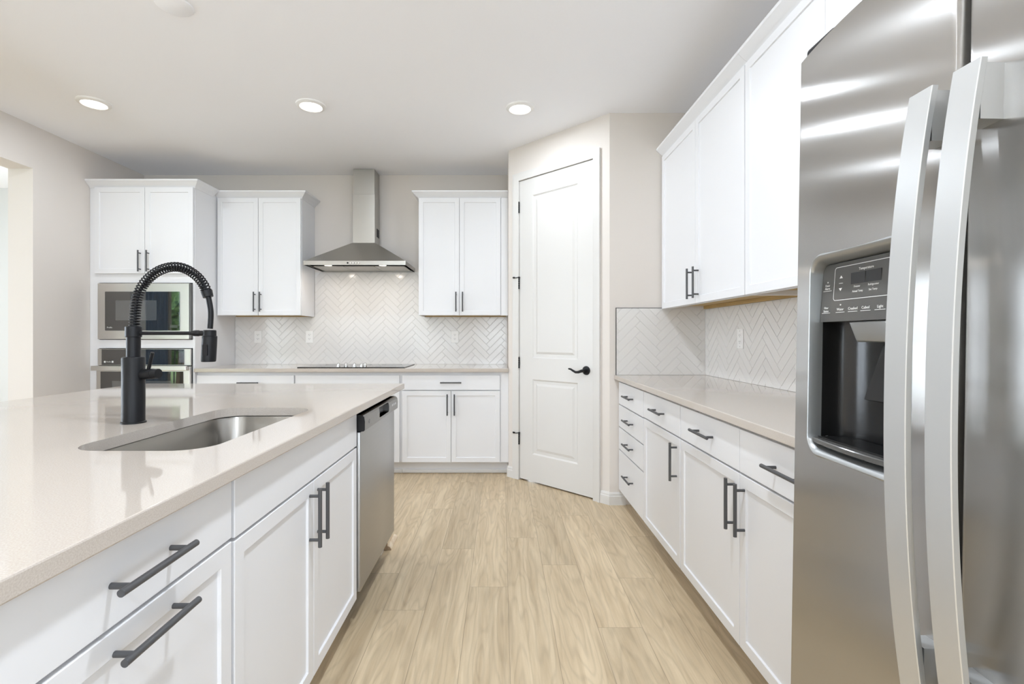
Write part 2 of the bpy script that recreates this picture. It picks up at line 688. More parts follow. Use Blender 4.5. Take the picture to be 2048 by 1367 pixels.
baseboard('baseboard_pantry', [(AX + 0.001, AY + 0.06), on_diag(0.0), on_diag(D0 - 0.064)], 'short white baseboard between back cabinets and pantry casing')
baseboard('baseboard_side', [on_diag(D1 + 0.064), (BX, BY), (0.868, BY)], 'white baseboard turning the corner right of the pantry door')

# pantry door
def panel_door_bm():
    bm = bmesh.new()
    xs = [D0, D0 + 0.139, D1 - 0.139, D1]
    zs = [0.012, 0.229, 0.832, 1.003, 2.312, DTOP]
    yf, yb = 0.003, 0.038
    g = [[bm.verts.new((x, yf, z)) for z in zs] for x in xs]
    panels = []
    for i in range(3):
        for j in range(5):
            f = bm.faces.new((g[i][j], g[i + 1][j], g[i + 1][j + 1], g[i][j + 1]))
            if i == 1 and j in (1, 3):
                panels.append(f)
    bm.normal_update()
    for th, dp in ((0.011, -0.008), (0.016, 0.0), (0.006, 0.0), (0.018, 0.0055)):
        bmesh.ops.inset_individual(bm, faces=panels, thickness=th, depth=dp, use_even_offset=True)
    rim = [g[i][0] for i in range(4)] + [g[3][j] for j in range(1, 6)] + [g[i][5] for i in (2, 1, 0)] + [g[0][j] for j in (4, 3, 2, 1)]
    back = [bm.verts.new((v.co.x, yb, v.co.z)) for v in rim]
    n = len(rim)
    for i in range(n):
        j = (i + 1) % n
        bm.faces.new((rim[i], back[i], back[j], rim[j]))
    bm.faces.new(back)
    return bm


door = thing('door_1', 'tall white two-panel pantry door with black lever and hinges', 'door', (AX, AY, 0), -math.pi / 4, kind='structure')
mk('door_leaf', panel_door_bm(), 'trim', door)
for i, z in enumerate((2.237, 1.611, 0.960, 0.333)):
    b = bmesh.new()
    x = D0 - 0.002
    for k in range(5):
        z0 = z - 0.045 + k * 0.018
        cyl(b, (x, -0.0045, z0 + 0.0006), (x, -0.0045, z0 + 0.0174), 0.0062, n=14)
    cyl(b, (x, -0.0045, z + 0.045), (x, -0.0045, z + 0.049), 0.0045, 0.003, n=12)
    if i in (1, 3):     # hinge-pin stop
        cyl(b, (x, -0.0045, z + 0.046), (x, -0.0045, z + 0.056), 0.009, n=14)
        tube(b, [(x, -0.008, z + 0.050), (x - 0.018, -0.022, z + 0.048), (x - 0.034, -0.026, z + 0.050)], 0.0032, 10)
        cyl(b, (x - 0.034, -0.026, z + 0.050), (x - 0.048, -0.024, z + 0.051), 0.0075, 0.0065, 12)
        tube(b, [(x, -0.008, z + 0.050), (x + 0.014, -0.02, z + 0.050)], 0.0032, 8)
    mk('hinge', b, 'black', door, smooth=35)
b = bmesh.new()
box(b, D1 - 0.001, D1 + 0.003, -0.002, 0.012, 0.893, 0.957)
mk('latch_plate', b, 'black', door)
b = bmesh.new()
hx, hz = D1 - 0.062, 0.928
cyl(b, (hx, 0.003, hz), (hx, -0.004, hz), 0.033, 0.032, 32)
cyl(b, (hx, -0.004, hz), (hx, -0.010, hz), 0.030, 0.024, 32)
cyl(b, (hx, -0.010, hz), (hx, -0.050, hz), 0.011, 0.011, 20)
tube(b, [(hx + 0.012, -0.050, hz + 0.002), (hx, -0.052, hz), (hx - 0.03, -0.054, hz - 0.010), (hx - 0.055, -0.054, hz - 0.012), (hx - 0.08, -0.053, hz - 0.002),
         (hx - 0.10, -0.052, hz + 0.008), (hx - 0.118, -0.050, hz + 0.010), (hx - 0.125, -0.047, hz + 0.009)],
     [0.009, 0.0115, 0.010, 0.009, 0.008, 0.007, 0.006, 0.004], 14)
mk('door_handle', b, 'black', door, smooth=40)

# dining room past the opening, and the rear of the kitchen
b = bmesh.new()
box(b, -7.72, XL - LT, 5.2, 5.32, 0, CEIL)
struct('wall_dining_far', b, 'dining', 'bright white far wall of the next room through the left opening', 'wall')
b = bmesh.new()
y_ = DIN_Y
for (a_, c_, za_, zb_) in ADDED_WEST_WINDOWS:
    box(b, -7.72, -7.6, y_, a_, 0, CEIL)
    box(b, -7.72, -7.6, a_, c_, 0, za_)
    box(b, -7.72, -7.6, a_, c_, zb_, CEIL)
    y_ = c_
box(b, -7.72, -7.6, y_, 5.2, 0, CEIL)
struct('wall_dining_outer', b, 'dining', 'pale outer wall of the next room', 'wall')


def wall_with_holes(y0, y1, x0, x1, holes):
    bm = bmesh.new()
    x = x0
    for (a, c, z0, z1) in sorted(holes):
        box(bm, x, a, y0, y1, 0, CEIL)
        if z0 > 0.03:
            box(bm, a, c, y0, y1, 0, z0)
        box(bm, a, c, y0, y1, z1, CEIL)
        x = c
    box(bm, x, x1, y0, y1, 0, CEIL)
    return bm


struct('wall_dining_window', wall_with_holes(DIN_Y - 0.14, DIN_Y, -7.72, XL - LT, DIN_OPEN), 'dining', 'pale wall around the glass door of the next room', 'wall')
struct('wall_rear', wall_with_holes(REAR_Y - 0.14, REAR_Y, XL - LT, XR + 0.12, REAR_WINDOWS), 'wall', 'beige wall with two windows behind the camera', 'wall')


def window(name, x0, x1, z0, z1, y, label, cat, mull, bar=None, right=False, wx=None):
    t = thing(name, label, cat, (XR if wx is None else wx, (x0 + x1) / 2, z0) if right else ((x0 + x1) / 2, y, z0), math.pi / 2 if right else 0, kind='structure')
    w, h = x1 - x0, z1 - z0
    bm = bmesh.new()
    fw = 0.055
    box(bm, -w / 2, -w / 2 + fw, -0.10, -0.04, 0, h)
    box(bm, w / 2 - fw, w / 2, -0.10, -0.04, 0, h)
    box(bm, -w / 2 + fw, w / 2 - fw, -0.10, -0.04, 0, fw)
    box(bm, -w / 2 + fw, w / 2 - fw, -0.10, -0.04, h - fw, h)
    for k in range(1, mull):
        x = -w / 2 + w * k / mull
        box(bm, x - 0.035, x + 0.035, -0.095, -0.045, fw, h - fw)
    if bar:
        box(bm, -w / 2 + fw, w / 2 - fw, -0.09, -0.05, bar - 0.025, bar + 0.025)
    mk('frame', bm, 'trim', t)
    bm = bmesh.new()
    box(bm, -w / 2 + fw, w / 2 - fw, -0.073, -0.067, fw, h - fw)
    mk('pane', bm, 'pane', t)


window('window_1', *REAR_WINDOWS[0], REAR_Y, 'wide white window behind the camera, nearer the left wall', 'window', 2, 0.9)
window('window_2', *REAR_WINDOWS[1], REAR_Y, 'wide white window behind the camera, nearer the right wall', 'window', 2, 0.9)
window('added_window_3', *ADDED_RIGHT_WINDOWS[0], 0, 'unseen white window added in the right wall to light the island fronts', 'window', 3, 0.9, right=True)
window('added_window_4', *ADDED_WEST_WINDOWS[0], 0, 'white window of the next room added to light the right cabinets, nearer the camera', 'window', 2, 0.9, right=True, wx=-7.65)
window('added_window_5', *ADDED_WEST_WINDOWS[1], 0, 'white window of the next room added to light the right cabinets, farther back', 'window', 2, 0.9, right=True, wx=-7.65)
window('door_2', *DIN_OPEN[0], DIN_Y, 'white sliding glass door of the next room, mirrored in the oven glass', 'door', 2)

# what lies outside the glass door (mirrored in the microwave and oven)
b = bmesh.new()
box(b, -40, 30, -45, -6.3, -0.6, -0.5)
box(b, -40, -3.9, -6.3, -1.16, -0.6, -0.5)
struct('ground', b, 'lawn', 'green lawn outside the windows', 'lawn')
rail = thing('deck_railing', 'black metal deck railing outside the glass door, mirrored in the oven', 'railing', (-5.4, -2.6, -0.5))
b = bmesh.new()
box(b, -2.0, 2.0, -0.025, 0.025, 1.36, 1.40)
box(b, -2.0, 2.0, -0.02, 0.02, 0.60, 0.63)
mk('rail', b, 'black', rail)
for k in range(27):
    b = bmesh.new()
    x = -1.95 + k * 0.15
    box(b, x - 0.009, x + 0.009, -0.009, 0.009, 0.63 if k % 9 else 0.0, 1.36)
    mk('baluster', b, 'black', rail)
b = bmesh.new()
nf = 60
prof = [(-6.62 + 0.40 * i / nf, DIN_Y + 0.07 + 0.025 * math.sin(i * 0.95)) for i in range(nf + 1)]
loop = prof + [(x, y + 0.006) for x, y in reversed(prof)]
loft(b, [[(x, y, 0.03) for x, y in loop], [(x, y, 2.42) for x, y in loop]])
tag(mk('curtain', b, 'curtain', smooth=60), 'blue curtain beside the glass door, mirrored in the microwave', 'curtain')
for k, (x, y, s, lab) in enumerate(((-9.0, -5.6, 1.7, 'leafy green tree on the lawn, nearest of three, mirrored in the microwave'),
                                    (-12.0, -8.8, 2.3, 'tall green tree beyond the nearest one, mirrored in the microwave'),
                                    (-3.0, -15.0, 2.4, 'green tree outside the rear windows behind the camera'))):
    t = thing('leafy_tree', lab, 'tree', (x, y, -0.5), k * 1.3, group='trees outside the house')
    bm = bmesh.new()
    tube(bm, [(0, 0, 0), (0.05, 0, s * 0.7), (0.0, 0.05, s * 1.4)], [0.16, 0.12, 0.08], 10)
    mk('trunk', bm, 'bark', t, smooth=50)
    bm = bmesh.new()
    rng = random.Random(k)
    for q in range(14):
        c = Vector((rng.uniform(-0.8, 0.8) * s * 0.6, rng.uniform(-0.8, 0.8) * s * 0.6, s * rng.uniform(0.75, 2.1)))
        r = bmesh.ops.create_icosphere(bm, subdivisions=3, radius=s * rng.uniform(0.28, 0.45), matrix=Matrix.Translation(c))
        for v in r['verts']:
            v.co += (v.co - c) * rng.uniform(-0.18, 0.18)
    mk('foliage', bm, 'leaf', t)

# ------------------------------------------------------------------ cabinets
def bar_handle_mesh():
    bm = bmesh.new()
    L = 0.178
    cyl(bm, (-L / 2, -0.032, 0), (L / 2, -0.032, 0), 0.006, n=16)
    for s in (-1, 1):
        cyl(bm, (s * 0.067, 0.0, 0), (s * 0.067, -0.032, 0), 0.0048, n=12)
    bmesh.ops.recalc_face_normals(bm, faces=bm.faces[:])
    me = bpy.data.meshes.new('handle')
    bm.to_mesh(me)
    bm.free()
    me.materials.append(M['handle'])
    me.polygons.foreach_set('use_smooth', [True] * len(me.polygons))
    me.set_sharp_from_angle(angle=math.radians(40))
    return me


HANDLE = bar_handle_mesh()
DT = 0.020          # door thickness


def add_handle(parent, kind, x, z):
    h = bpy.data.objects.new('handle', HANDLE)
    h.location = (x, 0, z)
    if kind == 'v':
        h.rotation_euler = (0, math.pi / 2, 0)
    h.parent = parent
    h['label'] = 'charcoal bar handle'
    col.objects.link(h)


def front(root, name, x0, x1, z0, z1, shaker=True, handle=None, gap=0.0018, rail=0.057):
    bm = bmesh.new()
    v, fs = box(bm, x0 + gap, x1 - gap, 0, DT, z0 + gap, z1 - gap)
    f = fs[2]
    if shaker:
        bm.normal_update()
        bmesh.ops.inset_region(bm, faces=[f], thickness=rail, depth=0)
        bmesh.ops.inset_region(bm, faces=[f], thickness=0.0012, depth=-0.007)
    bevel(bm, 0.0012, 1, 60)
    o = mk(name, bm, 'cabinet', root)
    if handle:
        add_handle(o, *handle)
    return o


def carcass(root, x0, x1, d, z0, z1, toe=True, toe_mat='cabinet', hollow=False):
    bm = bmesh.new()
    if hollow:
        box(bm, x0, x0 + 0.02, DT + 0.002, d, z0, z1)
        box(bm, x1 - 0.02, x1, DT + 0.002, d, z0, z1)
        box(bm, x0 + 0.02, x1 - 0.02, d - 0.015, d, z0, z1)
        box(bm, x0 + 0.02, x1 - 0.02, DT + 0.002, d - 0.015, z0, z0 + 0.02)
        box(bm, x0 + 0.02, x1 - 0.02, DT + 0.002, DT + 0.02, z1 - 0.19, z1)
    else:
        box(bm, x0, x1, DT + 0.002, d, z0, z1)
    mk('body', bm, 'cabinet', root)
    if toe:
        bm = bmesh.new()
        box(bm, x0, x1, 0.095, d, 0.0, z0)
        mk('toe_kick', bm, toe_mat, root)


CROWN = [(0.0, 2.425), (0.004, 2.425), (0.008, 2.436), (0.022, 2.446), (0.036, 2.460), (0.046, 2.470), (0.052, 2.474), (0.054, 2.486), (0.0, 2.486)]


def crown(root, pts):
    bm = bmesh.new()
    loops = [[(x, y, z) for x, y in offset_path(pts, o)] for o, z in CROWN]
    loft(bm, [list(r) for r in zip(*loops)], True, True)
    mk('crown_molding', bm, 'cabinet', root, smooth=35)


CT, CB = 0.907, 0.877     # worktop top and underside
Z0 = 0.112                # cabinet box bottom

# --- tall oven cabinet
YT = 4.13
XT1 = -2.583
t = thing('oven_cabinet', 'tall white cabinet beside the left wall housing microwave and oven', 'cabinet', (XL + 0.002, YT, 0), FACE_BACK)
w = XT1 - XL - 0.002
dT = YB - YT - 0.002
b = bmesh.new()
ox0, ox1 = 0.078, 0.866          # appliance openings
box(b, 0, ox0, DT + 0.002, dT, Z0, 2.45)
box(b, ox1, w, DT + 0.002, dT, Z0, 2.45)
for z0, z1 in ((Z0, 0.34), (1.078, 1.148), (1.628, 2.45)):
    box(b, ox0, ox1, DT + 0.002, dT, z0, z1)
box(b, ox0, ox1, dT - 0.02, dT, 0.34, 1.628)
mk('body', b, 'cabinet', t)
b = bmesh.new()
box(b, 0, w, 0.095, dT, 0, Z0)
mk('toe_kick', b, 'cabinet', t)
xm = XT1 - XL - 0.413
front(t, 'door', 0.052, 0.476, 1.702, 2.428, handle=('v', 0.476 - 0.035, 1.806))
front(t, 'door', 0.476, w - 0.004, 1.702, 2.428, handle=('v', 0.476 + 0.035, 1.806))
front(t, 'drawer', 0.052, w - 0.004, 0.118, 0.338, shaker=False, handle=('h', 0.47, 0.26))
crown(t, [(0.0, DT), (w, DT), (w, 0.281)])

# --- upper cabinets on the back wall
YU = 4.45
dU = YB - YU - 0.002
UZ = 1.366


def upper_body(t, x0, x1, d, z0=UZ, z1=2.45):
    """face frame, sides and a wooden bottom set up inside the frame"""
    bm = bmesh.new()
    y0 = DT + 0.002
    box(bm, x0, x1, y0, y0 + 0.019, z0, z1)
    box(bm, x0, x0 + 0.014, y0 + 0.019, d, z0, z1)
    box(bm, x1 - 0.014, x1, y0 + 0.019, d, z0, z1)
    box(bm, x0 + 0.014, x1 - 0.014, y0 + 0.019, d, z0 + 0.03, z1)
    mk('body', bm, 'cabinet', t)
    bm = bmesh.new()
    box(bm, x0 + 0.0145, x1 - 0.0145, y0 + 0.0195, d - 0.001, z0 + 0.022, z0 + 0.0295)
    box(bm, x0 + 0.0145, x1 - 0.0145, d - 0.02, d - 0.001, z0 + 0.001, z0 + 0.022)
    mk('underside', bm, 'under', t)['label'] = 'raw brown wood underside'


t = thing('upper_cabinet', 'white two-door upper cabinet between the oven cabinet and the hood', 'cabinet', (-2.581, YU, 0), FACE_BACK)
w = 0.769
upper_body(t, 0, w, dU)
front(t, 'door', 0.012, 0.382, UZ, 2.428, handle=('v', 0.382 - 0.027, UZ + 0.122))
front(t, 'door', 0.382, w - 0.002, UZ, 2.428, handle=('v', 0.382 + 0.027, UZ + 0.122))
crown(t, [(0.0, DT), (w, DT), (w, dU)])
t = thing('upper_cabinet', 'white two-door upper cabinet between the hood and the pantry wall', 'cabinet', (-0.752, YU, 0), FACE_BACK)
w = AX + 0.752 - 0.001
upper_body(t, 0, w, dU)
front(t, 'door', 0.002, 0.372, UZ, 2.428, handle=('v', 0.372 - 0.030, UZ + 0.122))
front(t, 'door', 0.372, 0.745, UZ, 2.428, handle=('v', 0.372 + 0.030, UZ + 0.122))
b = bmesh.new()
box(b, 0.748, w, 0.006, DT, UZ, 2.428)
mk('filler_strip', b, 'cabinet', t)
crown(t, [(0.0, dU), (0.0, DT), (w, DT)])

# --- base cabinets on the back wall
YBASE = 4.16
dB = YB - YBASE - 0.002
HB = [(-2.581, -1.748, 'white base cabinet with long drawer left of the cooktop', 'drawers'),
      (-1.748, -0.853, 'white base cabinet with plain false front under the cooktop', 'false'),
      (-0.853, AX - 0.001, 'white base cabinet with one drawer and two doors beside the pantry', 'doors')]
for x0, x1, lab, kind in HB:
    t = thing('base_cabinet', lab, 'cabinet', (x0, YBASE, 0), FACE_BACK)
    w = x1 - x0
    carcass(t, 0, w, dB, Z0, CB)
    if kind == 'drawers':
        front(t, 'drawer', 0.004, w - 0.004, 0.722, 0.850, False, ('h', 0.45, 0.786))
        front(t, 'drawer', 0.004, w - 0.004, 0.42, 0.718, False, ('h', 0.45, 0.60))
        front(t, 'drawer', 0.004, w - 0.004, Z0, 0.416, False, ('h', 0.45, 0.30))
    elif kind == 'false':
        front(t, 'false_front', 0.004, w - 0.008, 0.722, 0.850, False)
        front(t, 'door', 0.004, w / 2, Z0, 0.718, handle=('v', w / 2 - 0.03, 0.60))
        front(t, 'door', w / 2, w - 0.008, Z0, 0.718, handle=('v', w / 2 + 0.03, 0.60))
    else:
        a, c = 0.012, 0.842
        front(t, 'drawer', a, c, 0.722, 0.850, False, ('h', 0.427, 0.788))
        front(t, 'door', a, 0.427, Z0, 0.718, handle=('v', 0.427 - 0.030, 0.602))
        front(t, 'door', 0.427, c, Z0, 0.718, handle=('v', 0.427 + 0.030, 0.602))
        b = bmesh.new()
        box(b, c + 0.003, w, 0.008, DT, Z0, CB)
        mk('filler_strip', b, 'cabinet', t)
    b = bmesh.new()
    box(b, 0, w, 0.080, 0.095, 0.001, 0.032)
    bevel(b, 0.006, 2)
    mk('shoe_molding', b, 'trim', t)


# --- worktops
def slab(name, x0, x1, y0, y1, label, hole=None, bev=0.003):
    bm = bmesh.new()
    box(bm, x0, x1, y0, y1, CB, CT)
    bevel(bm, bev, 2)
    o = mk(name, bm, 'quartz')
    tag(o, label, 'countertop')
    if hole:
        cb = bmesh.new()
        loft(cb, [[(x, y, CB - 0.05) for x, y in hole], [(x, y, CT + 0.05) for x, y in hole]])
        cut(o, cb)
    return o


slab('countertop', XT1 + 0.001, AX - 0.001, 4.13, YB - 0.001, 'cream quartz countertop along the back wall under the hood')
slab('countertop', 0.788, XR - 0.001, 1.108, BY - 0.001, 'cream quartz countertop on the right run beside the refrigerator')

# --- base cabinets on the right
XRF = 0.818
dR = XR - XRF - 0.002
RB = [3.447, 2.837, 2.255, 1.112]


def right_base(y1, y0, lab, group=None):
    t = thing('base_cabinet', lab, 'cabinet', (XRF, y1, 0), FACE_RIGHT)
    carcass(t, 0, y1 - y0 - 0.001, dR, Z0, CB)
    return t


t = right_base(RB[0], RB[1], 'white four-drawer base cabinet at the far end by the pantry corner')
w = RB[0] - RB[1]
for z0, z1, hz in ((0.708, 0.862, 0.785), (0.552, 0.704, 0.628), (0.396, 0.548, 0.472), (Z0, 0.392, 0.262)):
    front(t, 'drawer', 0.012, w - 0.002, z0, z1, False, ('h', w / 2 + 0.01, hz))
t = right_base(RB[1], RB[2], 'white base cabinet with single drawer over one shaker door')
w = RB[1] - RB[2]
front(t, 'drawer', 0.002, w - 0.002, 0.712, 0.862, False, ('h', w / 2, 0.787))
front(t, 'door', 0.002, w - 0.002, Z0, 0.708, handle=('v', w - 0.045, 0.592))
t = right_base(RB[2], RB[3], 'white base cabinet with two drawers over two doors beside the refrigerator')
w = RB[2] - RB[3]
s = RB[2] - 1.693
front(t, 'drawer', 0.002, s, 0.712, 0.862, False, ('h', s / 2, 0.787))
front(t, 'drawer', s, w - 0.002, 0.712, 0.862, False, ('h', s + (w - s) / 2, 0.787))
front(t, 'door', 0.002, s, Z0, 0.708, handle=('v', s - 0.035, 0.592))
front(t, 'door', s, w - 0.002, Z0, 0.708, handle=('v', s + 0.035, 0.592))

# --- upper cabinets on the right
XU = 1.116
dRU = XR - XU - 0.002
t = thing('upper_cabinet', 'white two-door upper cabinet in the right corner with paired handles', 'cabinet', (XU, 3.446, 0), FACE_RIGHT)
w = 3.446 - 2.262
upper_body(t, 0, w, dRU)
s = 3.446 - 2.837
front(t, 'door', 0.016, s, UZ, 2.428, handle=('v', s - 0.045, UZ + 0.118))
front(t, 'door', s, w - 0.003, UZ, 2.428, handle=('v', s + 0.045, UZ + 0.118))
crown(t, [(0.0, DT), (w, DT)])
t = thing('upper_cabinet', 'white upper cabinet on the right wall partly hidden behind the refrigerator', 'cabinet', (XU, 2.261, 0), FACE_RIGHT)
w = 2.261 - 1.128
upper_body(t, 0, w, dRU)
s = 2.261 - 1.700
front(t, 'door', 0.003, s, UZ, 2.428, handle=('v', s - 0.045, UZ + 0.118))
front(t, 'door', s, w - 0.003, UZ, 2.428, handle=('v', s + 0.045, UZ + 0.118))
crown(t, [(0.0, DT), (w, DT)])
t = thing('upper_cabinet', 'short white cabinet above the refrigerator on the right wall', 'cabinet', (XU, 1.127, 0), FACE_RIGHT)
w = 1.0
b = bmesh.new()
box(b, 0, w, DT + 0.002, dRU, 1.86, 2.45)
mk('body', b, 'cabinet', t)
front(t, 'door', 0.003, w / 2, 1.862, 2.428)
front(t, 'door', w / 2, w - 0.003, 1.862, 2.428)
crown(t, [(0.0, DT), (w, DT)])

# ------------------------------------------------------------------ tiled splashbacks (herringbone, 45 degrees)
def herringbone(x0, x1, z0, z1, seed, extra=None, W=0.0508, n=4):
    """tiles in the local plane y = 0, facing -y; clipped to the rectangle (plus an optional second one)"""
    g = 0.0018
    rng = random.Random(seed)
    out = bmesh.new()
    for (a0, a1, c0, c1) in ([(x0, x1, z0, z1)] + ([extra] if extra else [])):
        bm = bmesh.new()
        R = 2.0 * max(a1 - a0, c1 - c0) + 1
        k = int(R / W) + 2 * n
        cx, cz = (x0 + x1) / 2, (z0 + z1) / 2
        s = math.sqrt(0.5)

        def tile(u0, u1, v0, v1):
            us = ((u0 + g / W / 2) * W, (u1 - g / W / 2) * W)
            vs = ((v0 + g / W / 2) * W, (v1 - g / W / 2) * W)
            mu, mv = sum(us) / 2, sum(vs) / 2
            mx, mz = cx + (mu - mv) * s, cz + (mu + mv) * s
            if not (a0 - 0.16 < mx < a1 + 0.16 and c0 - 0.16 < mz < c1 + 0.16):
                return
            tu, tv = rng.uniform(-1, 1) * 0.0022, rng.uniform(-1, 1) * 0.006
            lip = 0.0012
            lo, hi = [], []
            for (uu, vv) in ((us[0], vs[0]), (us[1], vs[0]), (us[1], vs[1]), (us[0], vs[1])):
                lo.append(bm.verts.new((cx + (uu - vv) * s, -0.004, cz + (uu + vv) * s)))
                iu = uu + (lip if uu < mu else -lip)
                iv = vv + (lip if vv < mv else -lip)
                hi.append(bm.verts.new((cx + (iu - iv) * s, -0.0065 + tu * (iu - mu) + tv * (iv - mv), cz + (iu + iv) * s)))
            bm.faces.new(hi)
            for i in range(4):
                j = (i + 1) % 4
                bm.faces.new((lo[i], lo[j], hi[j], hi[i]))
        for bb in range(-k, k):
            for m in range(-k // (2 * n) - 1, k // (2 * n) + 2):
                a = bb + 2 * n * m
                if abs(a) < k:
                    tile(a, a + n, bb, bb + 1)
                r = bb - 2 * n + 1 + 2 * n * m
                if abs(r) < k:
                    tile(bb, bb + 1, r, r + n)
        for co, no in (((a0, 0, 0), (-1, 0, 0)), ((a1, 0, 0), (1, 0, 0)), ((0, 0, c0), (0, 0, -1)), ((0, 0, c1), (0, 0, 1))):
            bmesh.ops.bisect_plane(bm, geom=bm.verts[:] + bm.edges[:] + bm.faces[:], plane_co=co, plane_no=no, clear_outer=True)
        me = bpy.data.meshes.new('tmp')
        bm.to_mesh(me)
        bm.free()
        out.from_mesh(me)
        bpy.data.meshes.remove(me)
    return out


def splash(name, x0, x1, z0, z1, loc, rz, label, seed, extra=None):
    t = thing(name, label, 'backsplash', loc, rz, kind='structure')
    mk('tiles', herringbone(x0, x1, z0, z1, seed, extra), 'tile', t)
    bm = bmesh.new()
    box(bm, x0, x1, -0.0045, -0.0005, z0, z1)
    if extra:
        box(bm, extra[0], extra[1], -0.0045, -0.0005, extra[2], extra[3])
    mk('grout', bm, 'grout', t)
    return t


ZT = UZ + 0.006
splash('wall_tile_back', XT1 + 0.002, AX - 0.002, CT + 0.001, UZ - 0.001, (0, YB, 0), 0,
       'white herringbone tile on the back wall behind the cooktop', 1, (-1.808, -0.756, UZ - 0.001, 1.797))
t = splash('wall_tile_side', 0.803, XR - 0.007, CT + 0.001, UZ + 0.008, (0, BY, 0), 0,
           'white herringbone tile with black edge on the short wall by the pantry', 2)
b = bmesh.new()
box(b, 0.799, 0.803, -0.0085, -0.0005, CT + 0.001, UZ + 0.011)
box(b, 0.803, XU + 0.02, -0.0085, -0.0005, UZ + 0.008, UZ + 0.011)
mk('edge_strip', b, 'blacktrim', t)['label'] = 'thin black metal edge strip'
splash('wall_tile_right', 0.0, BY - 1.0 - 0.007, CT + 0.001, UZ - 0.001, (XR, BY - 0.007, 0), FACE_RIGHT,
       'white herringbone tile on the right wall over the counter', 3)


# ------------------------------------------------------------------ outlets
def outlet(label, loc, rz, decora=False):
    t = thing('wall_outlet', label, 'outlet', loc, rz, group='white outlets on the tile')
    bm = bmesh.new()
    box(bm, -0.036, 0.036, -0.012, -0.0068, -0.058, 0.058)
    bevel(bm, 0.002, 2)
    mk('cover_plate', bm, 'plate', t)
    if decora:
        bm = bmesh.new()
        box(bm, -0.0165, 0.0165, -0.0140, -0.0122, -0.033, 0.033)
        bevel(bm, 0.001, 1)
        mk('receptacle', bm, 'plate', t)
        spots = (-0.019, 0.019)
    else:
        spots = (-0.0195, 0.0195)
        for dz in spots:
            bm = bmesh.new()
            pts = rrect(-0.017, 0.017, dz - 0.0135, dz + 0.0135, 0.011, 6)
            loft(bm, [[(x, -0.0122, z) for x, z in pts], [(x, -0.0140, z) for x, z in pts]])
            mk('receptacle', bm, 'plate', t)
    for dz in spots:
        bm = bmesh.new()
        for sx in (-1, 1):
            box(bm, sx * 0.0065 - 0.0012, sx * 0.0065 + 0.0012, -0.0144, -0.0141, dz - 0.001, dz + 0.007)
        cyl(bm, (0, -0.0141, dz - 0.007), (0, -0.0144, dz - 0.007), 0.0024, n=10)
        mk('plug_slots', bm, 'slot', t)
    if decora:
        for z in (0.046, -0.046):
            bm = bmesh.new()
            cyl(bm, (0, -0.0121, z), (0, -0.0125, z), 0.0022, n=10)
            mk('screw', bm, 'slot', t)


outlet('white outlet on the back tile nearest the oven cabinet', (-2.358, YB, 1.172), 0)
outlet('white outlet on the back tile just left of the hood', (-1.860, YB, 1.172), 0)
outlet('white outlet on the back tile under the cabinet right of the hood', (-0.452, YB, 1.172), 0)
outlet('white outlet with rectangular insert on the right wall tile', (XR, 2.93, 1.163), FACE_RIGHT, True)

# ------------------------------------------------------------------ range hood
hood = thing('range_hood', 'stainless steel pyramid range hood with square chimney over the cooktop', 'range hood', (-1.2895, YB - 0.001, 1.803))
hw, hd, hb = 0.448, 0.459, 0.036
ch0, ch1, chd, zp = -0.0975, 0.1075, 0.185, 0.244
b = bmesh.new()
outer = [(-hw, 0), (-hw, -hd), (hw, -hd), (hw, 0)]
loft(b, [[(x, y, 0) for x, y in outer], [(x, y, hb) for x, y in outer],
         [(ch0 - 0.006, 0, zp), (ch0 - 0.006, -chd - 0.006, zp), (ch1 + 0.006, -chd - 0.006, zp), (ch1 + 0.006, 0, zp)]], False, True)
bottom = [[(x, y, 0) for x, y in outer], [(-hw + 0.018, -0.012, 0), (-hw + 0.018, -hd + 0.018, 0), (hw - 0.018, -hd + 0.018, 0), (hw - 0.018, -0.012, 0)],
          [(-hw + 0.018, -0.012, 0.012), (-hw + 0.018, -hd + 0.018, 0.012), (hw - 0.018, -hd + 0.018, 0.012), (hw - 0.018, -0.012, 0.012)]]
loft(b, bottom, False, True)
bmesh.ops.remove_doubles(b, verts=b.verts[:], dist=0.0002)
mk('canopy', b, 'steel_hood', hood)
b = bmesh.new()
box(b, ch0, ch1, -chd, 0, zp, 0.70)
bevel(b, 0.002, 2)
mk('lower_chimney', b, 'steel_hood', hood)
b = bmesh.new()
box(b, ch0 + 0.004, ch1 - 0.004, -chd + 0.004, 0, 0.7005, CEIL - 1.803 - 0.002)
mk('upper_chimney', b, 'steel_hood', hood)
b = bmesh.new()
for k in range(5):
    box(b, ch1 + 0.0002, ch1 + 0.0012, -0.115 + k * 0.019, -0.101 + k * 0.019, 0.315, 0.395)
mk('vent_slots', b, 'slot', hood)
for k in range(3):
    b = bmesh.new()
    x0 = -hw + 0.034 + k * 0.277
    box(b, x0, x0 + 0.271, -hd + 0.14, -0.03, 0.004, 0.0118)
    bevel(b, 0.002, 1)
    mk('grease_filter', b, 'filter', hood)
for x in (-0.262, 0.226):
    b = bmesh.new()
    cyl(b, (x, -hd + 0.085, 0.0119), (x, -hd + 0.085, 0.006), 0.034, 0.030, 28)
    l = mk('hood_lamp', b, 'lens', hood)
    d = bpy.data.lights.new('hood_lamp_light', 'AREA')
    d.shape, d.size, d.energy, d.color = 'DISK', 0.055, 0.9, (1.0, 0.88, 0.76)
    lo = bpy.data.objects.new('hood_lamp_light', d)
    lo.location = (-1.2895 + x, YB - 0.001 - hd + 0.085, 1.803 + 0.003)
    col.objects.link(lo)
b = bmesh.new()
cyl(b, (-0.060, -hd, 0.018), (-0.060, -hd - 0.002, 0.018), 0.0075, n=18)
mk('sensor', b, 'black', hood)
